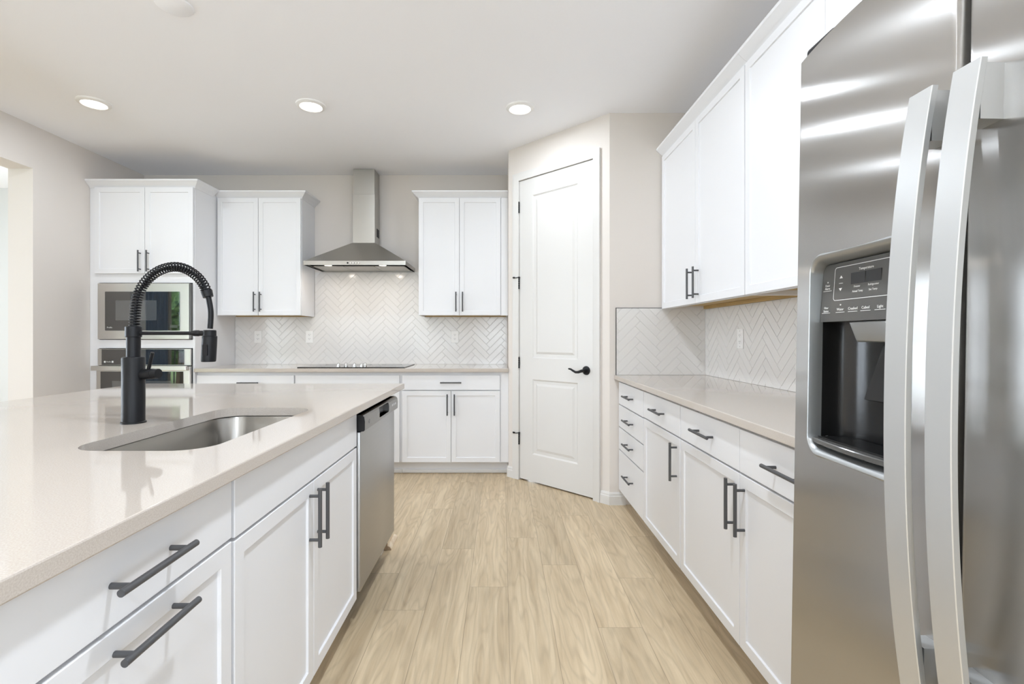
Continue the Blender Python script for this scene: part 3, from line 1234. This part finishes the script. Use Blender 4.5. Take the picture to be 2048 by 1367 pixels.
for k in range(4):
    b = bmesh.new()
    cyl(b, (-0.036 + k * 0.024, -hd, 0.018), (-0.036 + k * 0.024, -hd - 0.0035, 0.018), 0.0088, 0.008, n=20)
    o = mk('button', b, 'steel_light', hood)
    b = bmesh.new()
    lathe(b, [(0.0088, 0), (0.0104, 0), (0.0104, 0.0012), (0.0088, 0.0012)], 20, cap=False)
    bmesh.ops.rotate(b, verts=b.verts[:], cent=(0, 0, 0), matrix=Matrix.Rotation(math.pi / 2, 3, 'X'))
    bmesh.ops.translate(b, verts=b.verts[:], vec=(-0.036 + k * 0.024, -hd, 0.018))
    mk('button_ring', b, 'handle', o)

# ------------------------------------------------------------------ cooktop
ck = thing('cooktop', 'black glass electric cooktop set into the back countertop', 'cooktop', (-1.291, 4.465, CT))
b = bmesh.new()
box(b, -0.460, 0.460, -0.248, 0.245, 0.0003, 0.007)
bevel(b, 0.002, 2)
mk('glass_top', b, 'glass_black', ck)
for (x, y) in ((-0.255, -0.11), (-0.25, 0.12), (0.0, 0.08), (0.27, 0.12), (0.27, -0.12)):
    b = bmesh.new()
    lathe(b, [(0.088, 0.0071), (0.090, 0.0071), (0.090, 0.0074), (0.088, 0.0074)], 40, (x, y, 0), cap=False)
    mk('burner_ring', b, 'grey', ck)
for (u, y) in ((677, -0.165), (692, -0.130), (709, -0.150), (723.5, -0.165), (730, -0.110)):
    Y = 4.465 + y
    x = (u - 1003) * Y / F + 1.291
    b = bmesh.new()
    lathe(b, [(0.018, 0.007), (0.018, 0.013), (0.0135, 0.015), (0.0125, 0.034), (0.0110, 0.036)], 24, (x, y, 0))
    box(b, x - 0.0025, x + 0.0025, y - 0.0135, y + 0.0135, 0.0362, 0.0385)
    mk('knob', b, 'chrome', ck, smooth=35)

# ------------------------------------------------------------------ microwave and wall oven
mw = thing('microwave', 'built-in stainless microwave with dark glass above the wall oven', 'microwave', (-2.998, YT, 1.153))
W2 = 0.390
b = bmesh.new()
box(b, -W2 + 0.012, W2 - 0.012, 0.026, 0.45, 0.006, 0.464)
mk('housing', b, 'grey', mw)
b = bmesh.new()
v, fs = box(b, -W2, W2 - 0.012, 0.0, 0.0215, 0.0, 0.469)
bevel(b, 0.003, 2)
mk('door', b, 'steel_light', mw)
b = bmesh.new()
pts = rrect(-0.324, 0.302, 0.072, 0.399, 0.006, 3)
loft(b, [[(x, -0.001, z) for x, z in pts], [(x, -0.0045, z) for x, z in pts]])
mk('glass', b, 'glass_oven', mw)
b = bmesh.new()
box(b, -0.235, 0.108, -0.0055, -0.0048, 0.158, 0.325)
mk('viewing_window', b, 'glass_window', mw)
b = bmesh.new()
box(b, 0.206, 0.2075, -0.0052, -0.0047, 0.074, 0.397)
mk('door_seam', b, 'slot', mw)
b = bmesh.new()
box(b, 0.220, 0.285, -0.0053, -0.0048, 0.095, 0.120)
mk('release_button', b, 'glass_window', mw)
b = bmesh.new()
box(b, W2 - 0.0115, W2 + 0.004, -0.006, 0.0215, 0.0, 0.465)
bevel(b, 0.003, 2)
mk('side_grip', b, 'panel', mw)
lettering('lettering', 'Profile', 0.017, (-0.285, -0.0050, 0.098), 'ink', mw)

ov = thing('wall_oven', 'built-in stainless wall oven with bar handle under the microwave', 'oven', (-2.998, YT, 0.345))
b = bmesh.new()
box(b, -W2 + 0.012, W2 - 0.012, 0.026, 0.5, 0.004, 0.722)
mk('housing', b, 'grey', ov)
b = bmesh.new()
box(b, -W2, W2, 0.0, 0.0215, 0.588, 0.728)
bevel(b, 0.002, 1)
mk('control_fascia', b, 'steel_light', ov)
b = bmesh.new()
box(b, -0.352, 0.338, -0.004, -0.0005, 0.594, 0.724)
mk('control_glass', b, 'glass_oven', ov)
b = bmesh.new()
box(b, -W2, W2, -0.012, 0.0215, 0.0, 0.580)
bevel(b, 0.003, 2)
d = mk('oven_door', b, 'steel_light', ov)
b = bmesh.new()
box(b, -0.352, 0.338, -0.0155, -0.0125, 0.05, 0.538)
mk('door_glass', b, 'glass_oven', d)
b = bmesh.new()
box(b, -0.255, 0.24, -0.0165, -0.0158, 0.10, 0.46)
mk('viewing_window', b, 'glass_window', d)
b = bmesh.new()
box(b, -W2 - 0.008, W2 + 0.0, -0.062, -0.040, 0.548, 0.588)
bevel(b, 0.004, 2)
for sx in (-1, 1):
    box(b, sx * (W2 - 0.03) - 0.012, sx * (W2 - 0.03) + 0.012, -0.040, -0.0125, 0.555, 0.577)
mk('handle', b, 'steel_light', ov)
b = bmesh.new()
cyl(b, (-0.325, -0.004, 0.619), (-0.325, -0.0048, 0.619), 0.0085, n=20)
mk('emblem', b, 'ink', ov)
lettering('lettering', 'Profile', 0.015, (-0.292, -0.0046, 0.619), 'ink', ov)
b = bmesh.new()
box(b, -0.267, -0.252, -0.0048, -0.004, 0.611, 0.627)
mk('badge', b, 'ink', ov)

# ------------------------------------------------------------------ island
XI = -0.587
IY0, IY1 = -0.06, 2.83
SK = (-1.048, -0.708, 1.165, 1.870)      # sink opening
slab('island_countertop', -2.075, -0.557, IY0, IY1, 'large cream quartz island countertop with sink cutout in the foreground',
     hole=rrect(SK[0], SK[1], SK[2], SK[3], 0.085, 10))
dI = 0.60


def island(y0, y1, lab, hollow=False):
    t = thing('island_cabinet', lab, 'cabinet', (XI, y0, 0), FACE_ISLAND)
    carcass(t, 0, y1 - y0 - 0.001, dI, Z0, CB - 0.001, hollow=hollow)
    return t


t = island(0.0, 0.54, 'white island cabinet at the end of the island nearest the camera')
front(t, 'drawer', 0.002, 0.537, 0.738, 0.866, False, ('h', 0.27, 0.803))
front(t, 'door', 0.002, 0.537, Z0, 0.734, handle=('h', 0.27, 0.695))
t = island(0.54, 1.077, 'white island cabinet in the foreground with two horizontal bar handles')
front(t, 'drawer', 0.002, 0.533, 0.738, 0.866, False, ('h', 0.267, 0.803))
front(t, 'door', 0.002, 0.533, Z0, 0.734, handle=('h', 0.274, 0.696))
t = island(1.078, 2.000, 'white island sink cabinet with blank front over two doors', True)
front(t, 'false_front', 0.004, 0.920, 0.732, 0.866, False)
front(t, 'door', 0.004, 0.462, Z0, 0.728, handle=('v', 0.462 - 0.033, 0.622))
front(t, 'door', 0.462, 0.920, Z0, 0.728, handle=('v', 0.462 + 0.033, 0.622))

b = bmesh.new()
box(b, -1.206, -0.6475, 2.648, 2.80, 0.0, CB - 0.001)
box(b, -0.6475, -0.612, 2.648, 2.664, 0.135, CB - 0.001)
tag(mk('end_board', b, 'cabinet'), 'white end of the island beyond the dishwasher', 'cabinet board')
b = bmesh.new()
box(b, -1.78, -1.2105, 0.0, 2.80, 0.0, CB - 0.001)
tag(mk('knee_wall', b, 'cabinet'), 'white back of the island under the seating overhang', 'island back')
tb = thing('toe_board', 'raw toe board with brown cut end under the far end of the dishwasher', 'board', (-0.6375, 2.71, 0.002))
b = bmesh.new()
box(b, -0.0095, 0.0095, 0.001, 0.125, 0.0, 0.105)
mk('board', b, 'rawwood', tb)
b = bmesh.new()
box(b, -0.0095, 0.0095, 0.0, 0.001, 0.0, 0.105)
mk('cut_end', b, 'particle', tb)['label'] = 'brown cut end'
q = [(0, 0)] + [(0.020 * math.cos(a * math.pi / 16), 0.022 * math.sin(a * math.pi / 16)) for a in range(0, 9)]
qr = thing('quarter_round', 'cream quarter-round moulding on the floor past the dishwasher', 'moulding', (-0.6275, 2.71, 0.0005))
b = bmesh.new()
loft(b, [[(x, y, z) for x, z in q] for y in (0.001, 0.17)])
mk('moulding', b, 'rawwood', qr, smooth=30)
b = bmesh.new()
loft(b, [[(x, y, z) for x, z in q] for y in (0.0, 0.001)])
mk('cut_end', b, 'particle', qr)['label'] = 'brown cut end'

# dishwasher
dw = thing('dishwasher', 'stainless dishwasher built into the far end of the island', 'dishwasher', (XI, 2.003, 0), FACE_ISLAND)
DWW = 0.640
b = bmesh.new()
box(b, 0.004, DWW - 0.004, 0.03, 0.58, 0.135, 0.868)
mk('tub', b, 'blackplastic', dw)
b = bmesh.new()
box(b, 0.004, DWW - 0.002, -0.012, 0.028, 0.135, 0.788)
bevel(b, 0.005, 3)
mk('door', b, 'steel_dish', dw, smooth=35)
b = bmesh.new()
prof = [(0.028, 0.791), (-0.026, 0.791), (-0.030, 0.795), (-0.031, 0.83), (-0.028, 0.848), (-0.022, 0.855), (-0.012, 0.857), (0.028, 0.857)]
loft(b, [[(x, y, z) for y, z in prof] for x in (0.005, DWW - 0.002)])
cp = mk('control_panel', b, 'steel_dark', dw, smooth=35)
cb = bmesh.new()
pts = rrect(0.245, 0.435, 0.806, 0.851, 0.010, 5)
loft(cb, [[(x, -0.06, z) for x, z in pts], [(x, -0.002, z) for x, z in pts]])
cut(cp, cb)
cp.data.polygons.foreach_set('use_smooth', [False] * len(cp.data.polygons))
b = bmesh.new()
box(b, 0.247, 0.433, -0.004, -0.0025, 0.808, 0.849)
mk('pocket_handle', b, 'blackplastic', dw)
b = bmesh.new()
loft(b, [[(x, y, z) for y, z in prof] for x in (0.0008, 0.0048)])
mk('end_cap', b, 'blackplastic', dw)
b = bmesh.new()
cyl(b, (0.07, -0.0308, 0.822), (0.07, -0.0318, 0.822), 0.009, n=20)
mk('emblem', b, 'grey', dw)
for k in range(3):
    b = bmesh.new()
    x = 0.500 + k * 0.035
    box(b, x, x + 0.018, -0.0318, -0.0308, 0.822, 0.832)
    mk('button', b, 'silver', dw)
b = bmesh.new()
box(b, 0.01, DWW - 0.07, 0.10, 0.115, 0.0, 0.134)
mk('toe_plate', b, 'blackplastic', dw)

# sink
sk = thing('sink', 'undermount stainless steel sink in the island countertop', 'sink', ((SK[0] + SK[1]) / 2, (SK[2] + SK[3]) / 2, CB))
sw, sl = (SK[1] - SK[0]) / 2 + 0.010, (SK[3] - SK[2]) / 2 + 0.010
b = bmesh.new()


def ring(dx, r, z):
    return [(x, y, z) for x, y in rrect(-sw + dx, sw - dx, -sl + dx, sl - dx, r, 10)]


loft(b, [ring(-0.018, 0.10, -0.0012), ring(0.0, 0.088, -0.0012), ring(0.003, 0.086, -0.006), ring(0.008, 0.082, -0.185), ring(0.014, 0.078, -0.205), ring(0.030, 0.066, -0.218), ring(0.055, 0.05, -0.222)], False, True)
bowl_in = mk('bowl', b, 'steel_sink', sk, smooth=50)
md = bowl_in.modifiers.new('gauge', 'SOLIDIFY')
md.thickness = 0.0012
md.offset = -1
b = bmesh.new()
lathe(b, [(0.055, 0.0), (0.054, 0.002), (0.042, 0.0022), (0.036, 0.0006), (0.004, 0.0006)], 32, (0, 0.04, -0.2215))
mk('drain', b, 'chrome', sk, smooth=40)

# faucet
FY, FX = 1.543, -1.153
fc = thing('kitchen_faucet', 'matte black spring-neck faucet with pull-down head beside the sink', 'faucet', (FX, FY, CT))
b = bmesh.new()
lathe(b, [(0.034, 0.0003), (0.034, 0.004), (0.031, 0.006), (0.031, 0.203), (0.029, 0.206)], 40)
mk('base', b, 'black', fc, smooth=35)
b = bmesh.new()
cyl(b, (0, 0, 0.2065), (0, 0, 0.268), 0.0190, n=32)
mk('neck', b, 'black', fc, smooth=35)
b = bmesh.new()
lathe(b, [(0.0205, 0.268), (0.0222, 0.270), (0.0222, 0.300), (0.0205, 0.302)], 32)
mk('collar', b, 'black', fc, smooth=35)
kx = FY / F


def P(u, v):
    return Vector(((u - 1003) * kx - FX, 0.0, HC - (v - 672) * kx - CT))


arch_px = [(269, 655), (269.5, 640), (270.6, 623), (275, 595), (287.5, 567.6), (312, 544.6), (340, 534), (367, 536), (392, 550.7), (407, 569), (414, 585)]
hose_px = [(414, 585), (418, 600), (421.5, 623), (421, 644), (420, 657)]


def spline(pts, n):
    out = []
    k = len(pts)
    for i in range(k - 1):
        p0, p1, p2, p3 = pts[max(i - 1, 0)], pts[i], pts[i + 1], pts[min(i + 2, k - 1)]
        for j in range(n):
            t = j / n
            out.append(0.5 * ((2 * p1) + (p2 - p0) * t + (2 * p0 - 5 * p1 + 4 * p2 - p3) * t * t + (3 * p1 - p0 - 3 * p2 + p3) * t ** 3))
    out.append(pts[-1])
    return out


arch = spline([P(*p) for p in arch_px], 14)
hose = spline([P(*p) for p in hose_px], 10)
b = bmesh.new()
tube(b, arch + hose[1:], [0.0050] * (len(arch) - 6) + [0.0082] * (len(hose) + 5), 16)
mk('hose', b, 'black', fc, smooth=60)
# coil wound round the arch
cum = [0.0]
for p, q2 in zip(arch, arch[1:]):
    cum.append(cum[-1] + (q2 - p).length)
total = cum[-1]
pitch, RC, per = 0.0086, 0.0134, 16
steps = int(total / pitch * per)
cp_pts = []
seg_i = 0
for i in range(steps + 1):
    s = total * i / steps
    while seg_i < len(cum) - 2 and cum[seg_i + 1] < s:
        seg_i += 1
    f = (s - cum[seg_i]) / (cum[seg_i + 1] - cum[seg_i])
    p = arch[seg_i].lerp(arch[seg_i + 1], f)
    d = (arch[min(seg_i + 2, len(arch) - 1)] - arch[max(seg_i - 1, 0)]).normalized()
    side = Vector((0, 1, 0))
    nrm = d.cross(side).normalized()
    ang = 2 * math.pi * i / per
    cp_pts.append(p + nrm * (RC * math.cos(ang)) + side * (RC * math.sin(ang)))
b = bmesh.new()
tube(b, cp_pts, 0.0023, 6)
mk('spring', b, 'black', fc, smooth=70)
b = bmesh.new()
d = (hose[1] - hose[0]).normalized()
cyl(b, arch[-1] - d * 0.006, arch[-1] + d * 0.014, 0.0165, 0.0150, 28)
mk('spring_cap', b, 'black', fc, smooth=35)
hx, hz = P(419.5, 660).x, P(419.5, 660).z
b = bmesh.new()
arm_z = P(300, 666).z
tube(b, [(0.02, 0, arm_z), (P(388, 666).x, 0, arm_z)], 0.0058, 14)
tube(b, [(P(385, 666).x, 0, arm_z), (P(389, 666).x, 0, arm_z), (P(398, 666).x, 0, arm_z), (P(401, 666).x, 0, arm_z)], [0.0075, 0.0095, 0.0095, 0.0075], 16)
tube(b, [(P(400, 666).x, 0, arm_z), (hx - 0.015, 0, arm_z)], 0.0085, 14)
mk('holder_arm', b, 'black', fc, smooth=40)
b = bmesh.new()
lathe(b, [(0.0165, arm_z - 0.012), (0.0185, arm_z - 0.011), (0.0185, arm_z + 0.008), (0.0165, arm_z + 0.010)], 28, (hx, 0, 0))
mk('holder_ring', b, 'black', fc, smooth=40)
b = bmesh.new()
za, zb = P(0, 671).z, P(0, 723).z
lean = -0.004
loops = []
for tt, r in ((0, 0.018), (0.02, 0.0212), (0.30, 0.0214), (0.9, 0.0212), (0.98, 0.0205), (1.0, 0.0190)):
    z = za + (zb - za) * tt
    loops.append([(hx + lean * tt + r * math.cos(2 * math.pi * i / 32), r * math.sin(2 * math.pi * i / 32), z) for i in range(32)])
loft(b, loops)
sh = mk('spray_head', b, 'black', fc, smooth=35)
b = bmesh.new()
pts = rrect(hx - 0.009, hx + 0.006, P(0, 710).z, P(0, 688).z, 0.003, 4)
loft(b, [[(x, -0.0195, z) for x, z in pts], [(x, -0.0240, z) for x, z in pts]])
mk('spray_button', b, 'blackplastic', sh)
b = bmesh.new()
lz = P(0, 748).z
cyl(b, (0.028, 0, lz), (0.066, -0.006, lz + 0.002), 0.0165, n=28)
cyl(b, (0.066, -0.006, lz + 0.002), (0.085, -0.009, lz + 0.003), 0.0158, 0.0150, 28)
lev = mk('valve_body', b, 'black', fc, smooth=35)
b = bmesh.new()
e0, e1 = P(300, 740), P(315, 704)
tube(b, [(e0.x + 0.002, -0.010, e0.z + 0.002), (e1.x, -0.022, e1.z)], 0.0052, 12)
mk('lever', b, 'black', lev, smooth=40)

# ------------------------------------------------------------------ refrigerator
LEAN = -math.radians(0.97)
fr = thing('refrigerator', 'large stainless side-by-side refrigerator with ice dispenser at right', 'refrigerator', (0.619, 1.074, 0.0), FACE_RIGHT, rx=LEAN)
FW, FH, GAP0, GAP1 = 0.914, 1.775, 0.378, 0.390
b = bmesh.new()
box(b, 0.006, FW - 0.006, 0.112, 0.772, 0.03, 1.755)
bevel(b, 0.006, 2)
mk('cabinet_shell', b, 'grey', fr)
b = bmesh.new()
box(b, 0.03, FW - 0.03, 0.06, 0.11, 0.02, 0.085)
mk('base_grille', b, 'blackplastic', fr)


def bulge(x, x0, x1, s=0.0125):
    t = (x - (x0 + x1) / 2) / ((x1 - x0) / 2)
    return -s * (1 - t * t)


def fridge_door_bm(x0, x1):
    bm = bmesh.new()
    r = 0.011
    prof = []
    n = 28
    for k in range(7):
        a = math.radians(90 * k / 6)
        prof.append((x0 + r - r * math.cos(a), r - r * math.sin(a)))
    for i in range(1, n):
        x = x0 + r + (x1 - x0 - 2 * r) * i / n
        prof.append((x, bulge(x, x0 + r, x1 - r)))
    for k in range(7):
        a = math.radians(90 - 90 * k / 6)
        prof.append((x1 - r + r * math.cos(a), r - r * math.sin(a)))
    prof += [(x1, 0.10), (x0, 0.10)]
    loops = []
    for z, dy in ((0.095, 0.004), (0.099, 0.0), (FH - 0.006, 0.0), (FH - 0.001, 0.004), (FH, 0.010)):
        loops.append([(x, min(y + dy, 0.10), z) for x, y in prof])
    loft(bm, loops)
    return bm


DX0, DX1, DZ0, DZ1 = 0.065, 0.313, 0.943, 1.338
freezer = mk('freezer_door', fridge_door_bm(0.0, GAP0), 'steel', fr, smooth=30)
cb = bmesh.new()
pts = rrect(DX0, DX1, DZ0, DZ1, 0.034, 8)
loft(cb, [[(x, -0.05, z) for x, z in pts], [(x, 0.088, z) for x, z in pts]])
cut(freezer, cb)
mk('fridge_door', fridge_door_bm(GAP1, FW), 'steel', fr, smooth=30)
b = bmesh.new()
box(b, GAP0 - 0.004, GAP1 + 0.004, 0.085, 0.112, 0.10, FH - 0.004)
mk('gasket', b, 'rubber', fr)
for x in (0.004, FW - 0.094):
    b = bmesh.new()
    box(b, x, x + 0.09, 0.012, 0.16, FH + 0.0005, FH + 0.022)
    bevel(b, 0.006, 2)
    mk('hinge_cover', b, 'blackplastic', fr)


def fridge_handle(x0, x1):
    bm = bmesh.new()
    zs = [0.655 + (1.532 - 0.655) * i / 40 for i in range(41)]

    def yf(z):
        t = (z - 1.10) / 0.435
        return -0.068 + 0.031 * abs(t) ** 2.2
    loops = []
    for z in zs:
        y = yf(z)
        loops.append([(x0, y + 0.001, z), (x0 + 0.001, y, z), (x1 - 0.001, y, z), (x1, y + 0.001, z), (x1, y + 0.0085, z), (x1 - 0.001, y + 0.0095, z), (x0 + 0.001, y + 0.0095, z), (x0, y + 0.0085, z)])
    loft(bm, loops)
    for za, zb in ((0.660, 0.735), (1.455, 1.527)):
        ym = yf((za + zb) / 2)
        box(bm, x0 + 0.004, x1 - 0.004, ym + 0.010, -0.001, za, zb)
    return bm


mk('handle', fridge_handle(0.3395, 0.3795), 'silver', fr, smooth=40)['label'] = 'curved satin silver handle'
mk('handle', fridge_handle(0.4105, 0.4505), 'silver', fr, smooth=40)['label'] = 'curved satin silver handle'

disp = bpy.data.objects.new('ice_dispenser', None)
disp.parent = fr
col.objects.link(disp)
b = bmesh.new()


def dring(ins, r, y=None, dy=0.0, insz=None):
    insz = ins if insz is None else insz
    pts = rrect(DX0 + ins, DX1 - ins, DZ0 + insz, DZ1 - insz, r, 8)
    return [(x, (bulge(x, 0.011, GAP0 - 0.011) + dy) if y is None else y, z) for x, z in pts]


loft(b, [dring(-0.003, 0.037, dy=-0.0005), dring(0.001, 0.034, dy=-0.004), dring(0.0025, 0.032, dy=-0.003, insz=0.004), dring(0.0035, 0.028, dy=0.004, insz=0.010), dring(0.0045, 0.020, y=0.016, insz=0.0155), dring(0.005, 0.019, y=0.030, insz=0.017)], False, False)
mk('bezel', b, 'bezel', disp, smooth=50)
b = bmesh.new()
PX0, PX1 = DX0 + 0.005, DX1 - 0.005
cv, cw = [], []
for i in range(33):
    a = math.pi * i / 32
    cx_, sy_ = math.cos(a), math.sin(a)
    k_ = (abs(cx_) ** 3.2 + abs(sy_) ** 3.2) ** (-1 / 3.2)
    cv.append(((PX0 + PX1) / 2 - (PX1 - PX0) / 2 * cx_ * k_, 0.016 + 0.066 * sy_ * k_))
    cw.append(((PX0 + PX1) / 2 - ((PX1 - PX0) / 2 + 0.001) * cx_ * k_, 0.016 + 0.0675 * sy_ * k_))
loop = cv + cw[::-1]
loft(b, [[(x, y, z) for x, y in loop] for z in (DZ0 + 0.026, 1.210)])
mk('recess', b, 'cavity', disp, smooth=40)
b = bmesh.new()
loft(b, [[(PX0, 0.010, 1.207), (PX1, 0.010, 1.207), (PX1, 0.060, 1.207), (PX0, 0.060, 1.207)],
         [(PX0, 0.016, 1.3205), (PX1, 0.016, 1.3205), (PX1, 0.060, 1.3205), (PX0, 0.060, 1.3205)]])
mk('control_panel', b, 'panel', disp)


def py(z):
    return 0.010 + 0.006 * (z - 1.207) / 0.1135


TILT = (math.pi / 2 - math.atan(0.006 / 0.1135), 0, 0)


def ptext(s, x, z, size=0.0072):
    lettering('lettering', s, size, (x, py(z) - 0.0006, z), 'ink', disp, rot=(math.pi / 2, 0, 0), depth=0.0002)


def pbar(bm, x0, x1, z0, z1):
    y = py((z0 + z1) / 2)
    box(bm, x0, x1, y - 0.0008, y + 0.0005, z0, z1)


XC = (DX0 + DX1) / 2
b = bmesh.new()
fx0, fx1, fz0, fz1 = PX0 + 0.036, PX1 - 0.036, 1.2475, 1.3125
for (ins) in (0,):
    o_ = rrect(fx0, fx1, fz0, fz1, 0.006, 5)
    i_ = rrect(fx0 + 0.0011, fx1 - 0.0011, fz0 + 0.0011, fz1 - 0.0011, 0.005, 5)
    loft(b, [[(x, py(z) - 0.0007, z) for x, z in o_], [(x, py(z) - 0.0007, z) for x, z in i_]], False, False)
xl = [PX0 + 0.017, PX0 + 0.058, PX0 + 0.092, PX0 + 0.124, PX0 + 0.158, PX0 + 0.205]
for i, x in enumerate(xl):
    pbar(b, x - 0.012, x + 0.012, 1.2240, 1.2249)
pbar(b, xl[0] - 0.012, xl[0] + 0.012, 1.2680, 1.2689)
for xx in (fx0 + 0.019, fx1 - 0.019):
    for s in (1, -1):
        zc = 1.2805 + s * 0.0115
        y = py(zc) - 0.0007
        vv = [b.verts.new((xx - 0.0045, y, zc - s * 0.002)), b.verts.new((xx + 0.0045, y, zc - s * 0.002)), b.verts.new((xx, y, zc + s * 0.0035))]
        b.faces.new(vv)
    pbar(b, xx - 0.005, xx + 0.005, 1.2800, 1.2808)
pbar(b, xl[0] - 0.0013, xl[0] + 0.0013, 1.2845, 1.2870)
pbar(b, xl[1] - 0.0013, xl[1] + 0.0013, 1.2375, 1.2400)
mk('printed_marks', b, 'ink', disp)
b = bmesh.new()
for xa, xb in ((XC - 0.0370, XC - 0.0008), (XC + 0.0008, XC + 0.0370)):
    pbar(b, xa, xb, 1.2755, 1.2965)
mk('display', b, 'glass_black', disp)
ptext('Temperature', XC, 1.3020, 0.0068)
ptext('Freezer', XC - 0.020, 1.2705, 0.0052)
ptext('Refrigerator', XC + 0.020, 1.2705, 0.0052)
ptext('Actual Temp', XC - 0.018, 1.2615, 0.0052)
ptext('Set Temp', XC + 0.020, 1.2615, 0.0052)
ptext('Door', xl[0], 1.2790, 0.0062)
ptext('Alarm', xl[0], 1.2730, 0.0062)
ptext('Filter', xl[0], 1.2345, 0.0062)
ptext('Status', xl[0], 1.2282, 0.0062)
for x, s in zip(xl[1:], ('Water', 'Crushed', 'Cubed', 'Light', 'Lock')):
    ptext(s, x, 1.2300, 0.0072)
b = bmesh.new()
nx0, nx1 = XC - 0.047, XC + 0.047
loft(b, [[(nx0, 0.016, 1.2065), (nx1, 0.016, 1.2065), (nx1, 0.069, 1.2065), (nx0, 0.069, 1.2065)],
         [(nx0 + 0.008, 0.026, 1.168), (nx1 - 0.008, 0.026, 1.168), (nx1 - 0.008, 0.066, 1.168), (nx0 + 0.008, 0.066, 1.168)]])
bevel(b, 0.004, 3)
mk('nozzle', b, 'bezel', disp, smooth=40)
b = bmesh.new()
loft(b, [[(XC - 0.024, 0.066, 1.165), (XC + 0.024, 0.066, 1.165), (XC + 0.024, 0.069, 1.165), (XC - 0.024, 0.069, 1.165)],
         [(XC - 0.028, 0.034, 1.062), (XC + 0.028, 0.034, 1.062), (XC + 0.028, 0.042, 1.060), (XC - 0.028, 0.042, 1.060)]])
bevel(b, 0.002, 2)
mk('paddle', b, 'cavity', disp)
b = bmesh.new()
tz = DZ0 + 0.0265
n = 20
lip = []
for i in range(n + 1):
    x = PX0 - 0.006 + (PX1 - PX0 + 0.012) * i / n
    lip.append((x, -0.002 - 0.010 * math.sin(math.pi * i / n)))
lo = lip + [(PX1, 0.0695), (PX0, 0.0695)]
loft(b, [[(x, y, tz - 0.006) for x, y in lo], [(x, y, tz + 0.004) for x, y in lo]])
bevel(b, 0.0015, 1)
tray = mk('drip_tray', b, 'panel', disp)
b = bmesh.new()
for k in range(11):
    y = 0.006 + k * 0.0058
    box(b, PX0 + 0.006, PX1 - 0.006, y, y + 0.0026, tz + 0.0045, tz + 0.0075)
mk('drip_grille', b, 'cavity', tray) if False else mk('drip_grille', b, 'cavity', disp)


# ------------------------------------------------------------------ recessed ceiling lights
def recessed(x, y, label, group, watts=LAMP_W):
    t = thing('recessed_light', label, 'ceiling light', (x, y, CEIL), group=group)
    bm = bmesh.new()
    lathe(bm, [(0.096, -0.0003), (0.095, -0.008), (0.086, -0.014), (0.074, -0.016), (0.070, -0.010)], 48, cap=False)
    mk('trim_ring', bm, 'plate', t, smooth=40)
    bm = bmesh.new()
    lathe(bm, [(0.0705, -0.0105), (0.060, -0.0145), (0.030, -0.0165), (0.002, -0.017)], 40)
    mk('lens', bm, 'lens', t, smooth=50)
    d = bpy.data.lights.new('recessed_lamp', 'AREA')
    d.shape, d.size, d.energy, d.color = 'DISK', 0.13, watts, (0.83, 0.905, 1.0)
    o = bpy.data.objects.new('recessed_lamp', d)
    o.location = (x, y, CEIL - 0.020)
    col.objects.link(o)


g = 'recessed lights in the kitchen ceiling'
recessed((188 - 1003) * 3.294 / F, 3.294, 'round lit recessed light nearest the left wall opening', g, LAMP_W * 0.8)
recessed((622 - 1003) * 3.33 / F, 3.33, 'round lit recessed light in front of the range hood', g, LAMP_W * 0.8)
recessed((1040 - 1003) * 3.367 / F, 3.367, 'round lit recessed light in front of the pantry door', g, LAMP_W * 0.9)
for y in (1.1, -1.3):
    for x, wt in ((-2.72, LAMP_W * 0.6), (-1.29, LAMP_W * 0.5), (0.13, LAMP_W * 3.2)):
        recessed(x, y, 'round recessed light over the camera, seen only as a streak in the steel', g, wt)
b = bmesh.new()
lathe(b, [(0.080, -0.0003), (0.080, -0.004), (0.076, -0.007), (0.004, -0.008)], 48)
o = mk('ceiling_cover', b, 'ceiling', smooth=40)
o.location = (-1.545, 2.325, CEIL)
tag(o, 'round white blank cover plate on the ceiling above the island', 'cover plate')
